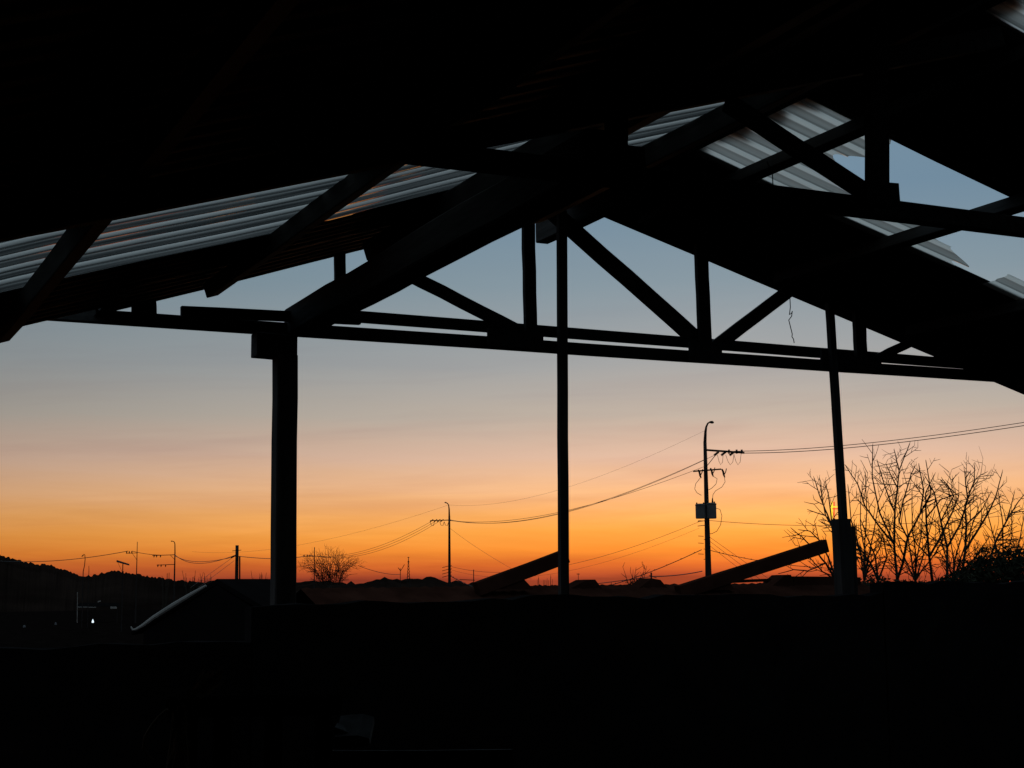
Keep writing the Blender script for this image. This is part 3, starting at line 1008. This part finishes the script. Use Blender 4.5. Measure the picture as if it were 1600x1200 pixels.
# ------------------------------------------------------------------ bare winter trees
def twigs(m, rnd, p, d, ln, r, lev, up=0.35):
    """one crooked shoot with side shoots"""
    pts, rr = [p.copy()], [r]
    n = 4
    q, dd = p.copy(), d.normalized()
    for i in range(n):
        dd = (dd + Vector((rnd.uniform(-1, 1), rnd.uniform(-1, 1), rnd.uniform(-0.6, 0.9))) * 0.07 + Vector((0, 0, up * 0.07))).normalized()
        q = q + dd * (ln / n)
        pts.append(q.copy())
        rr.append(r * (1 - 0.5 * (i + 1) / n))
        if lev > 0 and rnd.random() < 0.5:
            a = rnd.uniform(0.55, 1.0) * rnd.choice((-1, 1))
            side = dd.cross(Vector((rnd.uniform(-0.5, 0.5), rnd.uniform(-0.5, 0.5), 0)) + FWD).normalized()
            nd = (dd * math.cos(a) + side * math.sin(a)).normalized()
            twigs(m, rnd, q, nd, ln * rnd.uniform(0.35, 0.65), r * 0.8, lev - 1, up)
    m.tube(pts, rr, 4)


def bare_tree(base_px, d, limbs, seed, label, dens=1.0, twig_len=38, spread=1.5):
    rnd = random.Random(seed)
    u = px_m(d)
    b = at(base_px[0], base_px[1], d)
    g = ground_under(b)
    t = thing('bare_tree', g, label, 'tree', 'bare winter trees')
    trunk, crown = MB(), MB()
    trunk.tube([g - Vector((0, 0, 0.2)), g.lerp(b, 0.5) + RGT0 * rnd.uniform(-2, 2) * u, b], [5.5 * u, 4.2 * u, 3.2 * u], 8)
    offs = {}
    for seq, r0, r1 in limbs:
        r0, r1 = r0 * 0.76, r1 * 0.8
        key = tuple(seq[0])
        o0 = offs.get(key, 0.0)
        o1 = o0 + rnd.uniform(-spread, spread)
        n = len(seq)
        P = []
        for i, (x, y) in enumerate(seq):
            P.append(at(x, y, d + o0 + (o1 - o0) * i / (n - 1)))
            offs.setdefault((x, y), o0 + (o1 - o0) * i / (n - 1))
        # resample with a little crookedness
        pts, rr = [], []
        for i in range(n - 1):
            for k in range(4):
                f = k / 4
                jit = Vector((rnd.uniform(-1, 1), rnd.uniform(-1, 1), rnd.uniform(-1, 1))) * (0.3 * u if (i or k) else 0)
                pts.append(P[i].lerp(P[i + 1], f) + jit)
                rr.append((r0 + (r1 - r0) * (i + f) / (n - 1)) * u)
        pts.append(P[-1])
        rr.append(r1 * u)
        (trunk if r0 > 1.95 else crown).tube(pts, rr, 6)
        for i in range(1, len(pts) - 1):
            if rnd.random() < 0.85 * dens * (1 - 0.5 * i / len(pts)):
                dd = (pts[i + 1] - pts[i]).normalized()
                a = rnd.uniform(0.45, 0.85) * rnd.choice((-1, 1))
                side = dd.cross(FWD).normalized()
                nd = (dd * math.cos(a) + side * math.sin(a) + FWD * rnd.uniform(-0.7, 0.7)).normalized()
                twigs(crown, rnd, pts[i], nd, rnd.uniform(0.5, 1.25) * twig_len * min(1.0, 0.45 + 1.1 * (1 - i / len(pts))) * u, min(rr[i] * 0.7, 0.8 * u), 1)
        twigs(crown, rnd, pts[-1], (pts[-1] - pts[-2]).normalized(), twig_len * 0.12 * u, r1 * u, 0)
    trunk.build('trunk', M_BARK, t, True)
    crown.build('crown', M_BARK, t)
    return t


bare_tree((1402, 905), 38, [
    ([(1402, 905), (1400, 885), (1397, 850), (1398, 800), (1402, 762), (1405, 735), (1421, 694)], 3.3, 0.9),
    ([(1402, 905), (1411, 880), (1418, 840), (1438, 802), (1443, 766), (1436, 728)], 3.0, 0.9),
    ([(1397, 850), (1378, 828), (1352, 792), (1340, 756), (1322, 729)], 2.4, 0.8),
    ([(1397, 850), (1374, 800), (1363, 745), (1363.5, 697)], 2.2, 0.8),
    ([(1398, 800), (1386, 770), (1371, 721)], 1.8, 0.8),
    ([(1402, 762), (1392, 742), (1385, 726)], 1.5, 0.7),
    ([(1405, 735), (1401, 718), (1397, 703)], 1.4, 0.7),
    ([(1418, 840), (1405, 815), (1412, 780), (1424, 740), (1430, 728)], 2.0, 0.8),
    ([(1438, 802), (1455, 770), (1447, 722)], 1.8, 0.8)], 21, 'tallest bare tree with forked trunk, first right of the squat post base')
for (bx_, d_, sd_, lab_, tips) in (
        (1430, 36, 61, 'straight multi-stemmed sapling between the two tallest bare trees', [(1412, 790), (1425, 770), (1442, 790), (1460, 800), (1400, 830), (1475, 840)]),
        (1350, 40, 62, 'fan of straight bare shoots right beside the squat post base', [(1325, 760), (1345, 775), (1352, 740), (1372, 790), (1380, 830), (1338, 820)]),
        (1490, 40, 63, 'fan of bare shoots low in the middle right of the clump', [(1465, 815), (1480, 790), (1505, 800), (1530, 790), (1520, 835), (1545, 840)]),
        (1572, 38, 64, 'loose bare shoots above the dense evergreen bush', [(1540, 790), (1560, 770), (1580, 800), (1600, 805), (1610, 830), (1550, 830)])):
    rq = random.Random(sd_)
    bare_tree((bx_, 908), d_, [([(bx_, 908), (bx_ + (tx - bx_) * 0.35 + rq.uniform(-4, 4), 908 + (ty - 908) * 0.3), (bx_ + (tx - bx_) * 0.7 + rq.uniform(-4, 4), 908 + (ty - 908) * 0.65), (tx, ty)], 1.9, 0.8) for tx, ty in tips],
              sd_, lab_, 0.9, 32)
bare_tree((1457, 908), 41, [
    ([(1457, 908), (1452, 870), (1447, 810), (1446, 770), (1460, 742)], 3.2, 0.8),
    ([(1452, 870), (1470, 838), (1488, 800), (1498, 775), (1472, 752)], 2.4, 0.8),
    ([(1447, 810), (1470, 780), (1500, 770)], 1.8, 0.8),
    ([(1452, 870), (1432, 850), (1424, 830)], 1.8, 0.8)], 22, 'slender bare tree in the middle of the bare clump')
bare_tree((1480, 908), 37, [
    ([(1480, 908), (1480, 855), (1470, 815), (1460, 770), (1446, 745)], 3.2, 0.8),
    ([(1480, 855), (1500, 820), (1512, 780), (1508, 748), (1515, 738)], 2.4, 0.8),
    ([(1470, 815), (1490, 775), (1482, 760), (1472, 748)], 1.7, 0.7),
    ([(1480, 855), (1465, 845), (1440, 838)], 1.8, 0.8)], 23, 'bare tree leaning over the middle of the clump, thin crown')
bare_tree((1503, 903), 39, [
    ([(1503, 903), (1508, 860), (1510, 820), (1508, 790), (1522, 752), (1523, 727)], 3.2, 0.8),
    ([(1508, 860), (1530, 825), (1545, 800), (1556, 775), (1566, 738)], 2.6, 0.8),
    ([(1510, 820), (1535, 795), (1548, 770)], 1.8, 0.7),
    ([(1522, 752), (1532, 742), (1541, 738)], 1.2, 0.6)], 24, 'bare tree rising above the dark evergreen bush')
bare_tree((1545, 880), 36, [
    ([(1545, 880), (1556, 845), (1572, 815), (1588, 788), (1602, 770)], 2.6, 0.8),
    ([(1556, 845), (1575, 835), (1592, 830)], 1.5, 0.6),
    ([(1572, 815), (1580, 790), (1585, 770)], 1.4, 0.6)], 25, 'rightmost bare tree leaning to the picture edge out of the bush', 0.8)
bare_tree((1306, 906), 34, [
    ([(1306, 906), (1290, 880), (1272, 858), (1252, 838), (1237, 826)], 2.4, 0.8),
    ([(1306, 906), (1297, 878), (1284, 848), (1266, 830), (1250, 828)], 2.4, 0.8),
    ([(1306, 906), (1303, 860), (1302, 826), (1290, 806), (1264, 797)], 2.6, 0.8),
    ([(1302, 826), (1289, 795), (1280, 772), (1272, 747)], 2.0, 0.8),
    ([(1290, 806), (1284, 775), (1281, 750)], 1.5, 0.7),
    ([(1303, 860), (1298, 800), (1294, 772), (1290, 754)], 1.8, 0.8),
    ([(1290, 880), (1262, 892), (1240, 890), (1218, 896)], 1.6, 0.7),
    ([(1306, 906), (1285, 893), (1262, 868), (1236, 862)], 1.8, 0.7)], 26, 'bare tree half hidden behind the squat post base, branches reaching left', 0.7, 30)
bare_tree((1372, 908), 35, [
    ([(1372, 908), (1360, 880), (1344, 858), (1336, 838)], 2.6, 0.8),
    ([(1372, 908), (1368, 870), (1354, 838), (1345, 812)], 2.4, 0.8),
    ([(1360, 880), (1345, 872), (1335, 868)], 1.6, 0.7),
    ([(1372, 908), (1386, 870), (1380, 840), (1372, 825)], 2.2, 0.8)], 27, 'low bare sapling tangled just right of the squat post base', 0.9, 30)
# the round crowned tree far left
rt = []
rnd = random.Random(5)
for k in range(24):
    f = (k - 11.5) / 11.5
    rt.append(([(515 + 18 * f, 914), (515 + 22 * f + rnd.uniform(-2, 2), 896), (515 + 34 * f, 878 + 6 * abs(f)), (515 + 54 * f, 857 + 26 * f * f + rnd.uniform(-3, 5))], 0.75, 0.25))
bare_tree((515, 914), 170, rt, 31, 'small round-crowned bare tree far off right of the wide post', 1.5, 17, 4.0)
# shrubs far along the skyline
for (x, w, h, d, lab) in ((852, 14, 16, 60, 'low twiggy shrub under the left slanting timber'), (300, 18, 22, 150, 'thin leafless bush below the two-crossarm lamp pole'),
                          (322, 10, 18, 150, 'spindly leafless shoots left of the thick stub pole'), (257, 8, 22, 160, 'spiky dry bush left of the two-crossarm lamp pole'), (405, 14, 22, 140, 'few thin leafless shoots left of the wide post')):
    rnd = random.Random(int(x))
    t = thing('leafless_shrub', ground_under(at(x, 915, d)), lab, 'shrub', 'leafless shrubs')
    m = MB()
    g0 = ground_under(at(x, 915, d))
    u = px_m(d)
    for k in range(11):
        tgt = at(x + rnd.uniform(-w, w), 913 - rnd.uniform(0.35, 1) * h, d + rnd.uniform(-1, 1))
        s0 = g0 + RGT0 * rnd.uniform(-w, w) * 0.4 * u
        m.tube([s0, s0.lerp(tgt, 0.6) + Vector((0, 0, 1.0 * u)), tgt], [0.6 * u, 0.5 * u, 0.25 * u], 4)
        twigs(m, rnd, s0.lerp(tgt, 0.8), (tgt - s0).normalized(), h * 0.4 * u, 0.35 * u, 1)
    m.build('stem', M_BARK, t)


# evergreen bushes at the right edge
def leafy(name, blobs, d, n, leaf, seed, label, spikes=0):
    rnd = random.Random(seed)
    u = px_m(d)
    g0 = ground_under(at(blobs[0][0], 915, d))
    t = thing(name, g0, label, 'bush', 'evergreen bushes at the right')
    m, st = MB(), MB()
    for (cx, cy, rx, ry) in blobs:
        c = at(cx, cy, d)
        st.tube([ground_under(c), c], [2.0 * u, 1.0 * u], 6)
        for i in range(n):
            v = Vector((rnd.gauss(0, 1), rnd.gauss(0, 1), rnd.gauss(0, 1))).normalized() * (rnd.random() ** 0.4)
            k = 1 + 0.25 * math.sin(v.x * 7 + cx) * math.cos(v.z * 5)
            p = c + RGT0 * (v.x * rx * u * k) + Vector((FWD.x, FWD.y, 0)) * (v.y * rx * u) + Vector((0, 0, v.z * ry * u * k))
            a = Vector((rnd.uniform(-1, 1), rnd.uniform(-1, 1), rnd.uniform(-0.3, 1))).normalized()
            b = a.orthogonal().normalized()
            b = (b * math.cos(rnd.random() * 6) + a.cross(b) * math.sin(rnd.random() * 6))
            l = leaf * u * rnd.uniform(0.6, 1.4)
            m.add([p - a * l, p + b * l * 0.35, p + a * l, p - b * l * 0.35], [(0, 1, 2, 3)])
        for i in range(spikes):
            an = rnd.uniform(-1.2, 1.2)
            p = c + RGT0 * (math.sin(an) * rx * 0.8 * u) + Vector((0, 0, math.cos(an) * ry * 0.7 * u)) + FWD * rnd.uniform(-0.5, 0.5) * rx * u
            twigs(st, rnd, p, Vector((0, 0, 1)) + RGT0 * math.sin(an) * 0.6, rnd.uniform(14, 30) * u, 0.55 * u, 1)
    m.build('foliage', M_LEAF, t)
    st.build('stem', M_BARK, t)


leafy('evergreen_bush', [(1560, 890, 46, 38), (1530, 900, 30, 28), (1592, 893, 30, 40)], 33, 1700, 4.0, 3, 'dense dark evergreen bush at the right edge under the bare trees', 14)
leafy('evergreen_bush', [(1500, 912, 26, 22), (1475, 918, 22, 16)], 32, 900, 3.6, 4, 'lower dark evergreen bush left of the dense one', 6)
leafy('evergreen_bush', [(1368, 918, 40, 20), (1420, 920, 36, 14)], 31, 900, 3.2, 6, 'low ragged hedge clump right of the squat post base', 4)
leafy('evergreen_bush', [(988, 912, 14, 8), (1000, 913, 10, 7)], 58, 250, 2.0, 8, 'tiny round bush on the roofline left of the short thick pole', 3)

# ------------------------------------------------------------------ neighbouring low buildings beyond the gable wall
# long low shed, its roof nearly at eye level
YR = 16.0
nb = thing('low_shed', (11, YR, -0.8), 'long low brown shed roof just beyond the gable wall', 'shed')
A = onY(470, 916, YR)
B = onY(1345, 916, YR)
rzB = 1.515
gz = -1.0
rows_ = MB()
nseg = 60
rn = random.Random(8)
x0, x1 = A.x, B.x
prev = None
rf = MB()
vs, fs = [], []
for i in range(nseg * 2 + 1):
    x = x0 + (x1 - x0) * i / (nseg * 2)
    w = 0.012 * (i % 2)
    vs += [(x, YR - 2.6, 0.78 + w), (x, YR - 0.9, 1.235 + w), (x, YR, rzB + w + rn.uniform(-0.004, 0.004)), (x, YR + 1.2, 1.16 + w)]
for i in range(nseg * 2):
    for k in range(3):
        a = i * 4 + k
        fs.append((a, a + 4, a + 5, a + 1))
rf.add(vs, fs).build('roof', M_ROOFB, nb)
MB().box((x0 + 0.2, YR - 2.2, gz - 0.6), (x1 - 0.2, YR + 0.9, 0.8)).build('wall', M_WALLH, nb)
for poly in ([(888, 921), (918, 906), (930, 905.5), (942, 921)], [(996, 921), (1018, 903.5), (1032, 906), (1045, 921)], [(1200, 921), (1227, 898.5), (1236, 898), (1243, 921)]):
    MB().prism([onY(a, b, YR - 0.12) for a, b in poly], (0, 0.3, 0)).build('ridge_block', M_ROOFB, nb)
MB().prism([onY(a, b, YR - 0.1) for a, b in [(1241, 921), (1241, 900.5), (1304, 901), (1345, 902), (1345, 921)]], (0, 0.4, 0)).build('ridge_block', M_ROOFB, nb)
rail = MB().beam(onY(1135, 909, YR + 0.1), onY(1232, 905, YR + 0.1), 0.038, 0.05, (0, 1, 0), 3, 0.001).build('ridge_rail', M_ROOFB, nb)


def slanting(a, b, w_px, label, chock):
    A, B = onY(a[0], a[1], YR - 0.35), onY(b[0], b[1], YR - 0.35)
    dd = (A - EYE).dot(FWD)
    t = thing('slanting_timber', (A.x, A.y, rzB), label, 'timber', 'timbers propped on the low roof')
    MB().beam(A, B, w_px * dd / F, 0.13, (0, 1, 0), 5, 0.002, 0.05).build('beam', M_ROOFB, t)
    MB().prism([onY(p, q, YR - 0.39) for p, q in chock], (0, 0.2, 0)).build('chock', M_ROOFB, t)


slanting((745, 921), (884, 869), 22, 'left slanting timber ending at the thin middle post', [(752, 921), (790, 896), (817, 903), (834, 921)])
slanting((1060, 926), (1289, 853), 21, 'right slanting timber with square-cut end below the leaning post', [(1065, 922), (1105, 905), (1137, 904), (1148, 922)])

# small gabled hut with a pale verge on the left
HD = 14.5
hb = at(340, 905, HD)
hut = thing('gabled_hut', (hb.x, hb.y, ground_z(hb.x, hb.y)), 'dark gabled hut with a pale curved verge strip, left of the wide post', 'hut')
hd = Vector((FWD.x, FWD.y, 0)).normalized()
hx = RGT0
Pk = at(339, 904.5, HD)
Le = at(208, 984, HD)
Le = Pk + hx * (Le - Pk).dot(hx) + Vector((0, 0, Le.z - Pk.z))
Re = Pk - hx * (Le - Pk).dot(hx) + Vector((0, 0, Le.z - Pk.z))
gzh = ground_z(hb.x, hb.y) - 0.3
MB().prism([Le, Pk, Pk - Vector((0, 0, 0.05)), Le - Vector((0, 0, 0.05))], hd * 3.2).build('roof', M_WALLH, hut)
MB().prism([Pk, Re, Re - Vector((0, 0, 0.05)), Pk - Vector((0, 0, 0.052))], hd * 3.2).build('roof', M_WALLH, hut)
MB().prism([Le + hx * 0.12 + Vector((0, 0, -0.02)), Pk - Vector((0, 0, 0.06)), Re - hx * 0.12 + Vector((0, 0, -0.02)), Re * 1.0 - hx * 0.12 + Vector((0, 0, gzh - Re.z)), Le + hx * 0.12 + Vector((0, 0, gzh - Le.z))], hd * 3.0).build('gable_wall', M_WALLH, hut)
vp = [at(a, b, HD - 0.1) for a, b in ((322, 915), (300, 928), (270, 946), (240, 965), (222, 978), (212, 983.5), (207, 984), (205.5, 981), (204.5, 979))]
MB().tube(vp, [0.012, 0.020, 0.024, 0.021, 0.016, 0.012, 0.010, 0.009, 0.006], 7).build('verge_strip', M_PALE, hut)

# little farm in the valley on the left with one lit lamp
def ground_depth(px, py):
    d = 20.0
    while d < 1500 and at(px, py, d).z > ground_z(at(px, py, d).x, at(px, py, d).y):
        d += 0.5
    return d


DF = ground_depth(121, 973)
u = px_m(DF)
fb = ground_under(at(150, 960, DF))
fm = thing('farm_shelter', fb, 'dim farm shelter with pale post low on the left', 'shelter')
MB().tube([ground_under(at(121, 960, DF)), at(121, 925, DF)], [0.55 * u, 0.4 * u], 6).build('post', M_PALE, fm)
MB().tube([ground_under(at(183, 960, DF)), at(183, 950, DF)], [0.6 * u, 0.5 * u], 6).build('post', M_METAL, fm)
MB().beam(at(121, 948.5, DF), at(150, 949, DF), 0.9 * u, 0.9 * u, FWD, 1).build('beam', M_PALE, fm)
MB().prism([at(120, 948, DF + 0.1), at(188, 947, DF + 0.1), at(186, 942, DF + 4), at(124, 942, DF + 4)], (0, 0, -0.06)).build('roof', M_WALLH, fm)
tag(MB().beam(at(172.5, 949.8, DF - 0.4), at(182, 949.8, DF - 0.4), 3.2 * u, 2 * u, FWD, 1).build('sign_board', M_PALE), 'small pale board hung under the dim farm shelter roof', 'board')
tag(MB().beam(at(153, 940.5, DF - 0.4), at(157, 939, DF - 0.4), 1.6 * u, 1.6 * u, FWD, 1).build('roof_sack', M_PALE), 'tiny pale bundle on the dim farm shelter roof', 'bundle')
lm = thing('yard_lamp', ground_under(at(145, 971, DF - 1)), 'tiny bright white yard lamp low on the left', 'lamp')
MB().tube([ground_under(at(145, 971, DF - 1)), at(145, 972.5, DF - 1)], [0.5 * u, 0.4 * u], 6).build('stand', M_METAL, lm)
MB().tube([at(145, 973, DF - 1), at(145, 971.5, DF - 1), at(145, 969.5, DF - 1), at(145, 967.5, DF - 1)], [1.5 * u, 1.7 * u, 1.0 * u, 0.2 * u], 8).build('lamp_bulb', glow('lamp_white', (0.78, 0.92, 1.0), 1.2), lm)
for (x, y, w, lab) in ((87, 973.5, 1.3, 'small grey tarpaulin heap, left of the bright yard lamp'), (38, 978, 1.7, 'wider grey tarpaulin heap near the left picture edge')):
    dd_ = ground_depth(x, y + 3)
    u = px_m(dd_)
    c = at(x, y, dd_)
    g0 = ground_under(c)
    tag(MB().tube([g0, c - Vector((0, 0, 1 * u)), c + Vector((0, 0, 0.3 * u)), c + Vector((0, 0, 1.2 * u))], [w * 1.5 * u, w * 1.3 * u, w * 1.0 * u, w * 0.5 * u], 9).build('tarpaulin_heap', M_BAG), lab, 'heap')

# church cross, lit, showing past the leaning post
DC = 150.0
u = px_m(DC)
ch = thing('neon_cross', ground_under(at(1303, 800, DC)), 'lit yellow and red neon cross peeping out left of the leaning post', 'cross')
MB().tube([ground_under(at(1303.5, 800, DC)), at(1303.5, 810, DC)], [3 * u, 1.5 * u], 8).build('mast', M_METAL, ch)
NE = glow('neon_yellow', (1.0, 0.62, 0.03), 1.3)
NR = glow('neon_red', (1.0, 0.05, 0.01), 0.9)
for dx, m_, r in ((-3.0, NE, 1.3), (0.2, NR, 0.9)):
    MB().tube(pts_at([(1303 + dx, 810), (1303 + dx, 784)], DC), r * u, 7).build('neon_tube', m_, ch)
MB().tube(pts_at([(1297, 792), (1311, 792)], DC - 0.3), 1.0 * u, 7).build('neon_tube', NE, ch)
MB().tube(pts_at([(1300.5, 795), (1310, 795)], DC - 0.5), 0.8 * u, 7).build('neon_tube', NR, ch)

# ------------------------------------------------------------------ clutter in the dark foreground of the shed
rk = thing('timber_rack', (0.95, 3.6, 0), 'dark timber rail rack in the shed foreground, lower left', 'rack')
rp = [at(262, 1106, 4.0), at(530, 1100, 4.2)]
MB().beam(rp[0], rp[1], 0.05, 0.05, FWD, 4, 0.002).build('rail', M_WALLH, rk)
for x in (300, 352, 432, 512):
    p = rp[0].lerp(rp[1], (x - 262) / 268)
    MB().beam((p.x, p.y + 0.045, p.z + 0.02), (p.x, p.y + 0.045, 0), 0.045, 0.04, (0, 1, 0), 4, 0.002).build('stake', M_WALLH, rk)
rnd = random.Random(77)
st = MB()
for k in range(46):
    p = at(rnd.uniform(270, 292), rnd.uniform(1112, 1135), 3.93)
    q = at(rnd.uniform(255, 300), rnd.uniform(1165, 1240), 3.9)
    st.tube([at(rnd.uniform(278, 290), 1104, 3.93), p, q], [0.003, 0.003, 0.0015], 3)
for k in range(40):
    p = at(rnd.uniform(290, 312), rnd.uniform(1086, 1100), 3.93)
    q = at(rnd.uniform(318, 352), rnd.uniform(1040, 1075), 4.0)
    st.tube([p, p.lerp(q, 0.5) + Vector((rnd.uniform(-1, 1), 0, rnd.uniform(-1, 1))) * 0.012, q], [0.003, 0.003, 0.0015], 3)
so = tag(st.build('straw_bundle', M_STRAW), 'wispy dry straw caught on the dark rack', 'straw')
tag(MB().tube([at(a, b, 3.9) for a, b in ((262, 1108), (248, 1120), (236, 1135), (226, 1152), (224, 1170), (230, 1182), (240, 1188))], 0.004, 5).build('wire_loop', M_STRAW), 'curved pale cord hanging from the left end of the dark rack', 'cord')
bg = MB()
bp = [(523, 1152), (540, 1150), (560, 1149), (577, 1154), (578, 1164), (556, 1168), (524, 1170)]
bg.prism([at(a, b, 4.4) for a, b in bp], FWD * 0.15 + Vector((0, 0, 0.03)))
tag(bg.build('plastic_sack', M_BAG), 'folded dull grey plastic sack on the floor crate right of the rack', 'sack')
tag(MB().prism([at(a, b, 4.42) for a, b in ((523, 1136), (545, 1145), (523, 1148))], FWD * 0.06).build('plastic_scrap', M_BAG), 'small triangular grey scrap above the plastic sack', 'scrap')
cr = thing('crate', (at(560, 1190, 4.45).x, at(560, 1190, 4.45).y, 0), 'dark wooden crate under the grey plastic sack', 'crate')
c0 = at(515, 1171, 4.42)
hh = c0.z - 0.004
for k in range(5):
    z0, z1 = hh - hh * (k + 1) / 5 + 0.012, hh - hh * k / 5
    MB().beam(Vector((c0.x, c0.y, (z0 + z1) / 2)), Vector((c0.x, c0.y, (z0 + z1) / 2)) + RGT0 * 0.55, z1 - z0, 0.02, (FWD.x, FWD.y, 0), 2, 0.001).build('slat', M_WOODX, cr)
MB().prism([c0 + Vector((0, 0, -0.03)), c0 + RGT0 * 0.55 + Vector((0, 0, -0.03)), c0 + RGT0 * 0.55 + Vector((FWD.x, FWD.y, 0)) * 0.4 + Vector((0, 0, -0.03)), c0 + Vector((FWD.x, FWD.y, 0)) * 0.4 + Vector((0, 0, -0.03))], (0, 0, 0.024)).build('lid', M_WALLH, cr)
bx = Vector((FWD.x, FWD.y, 0)).normalized()
for sx in (0.03, 0.52):
    q = c0 + RGT0 * sx + bx * 0.05
    MB().beam((q.x, q.y, hh - 0.035), (q.x, q.y, 0), 0.05, 0.05, bx, 1).build('corner_post', M_WOOD, cr)
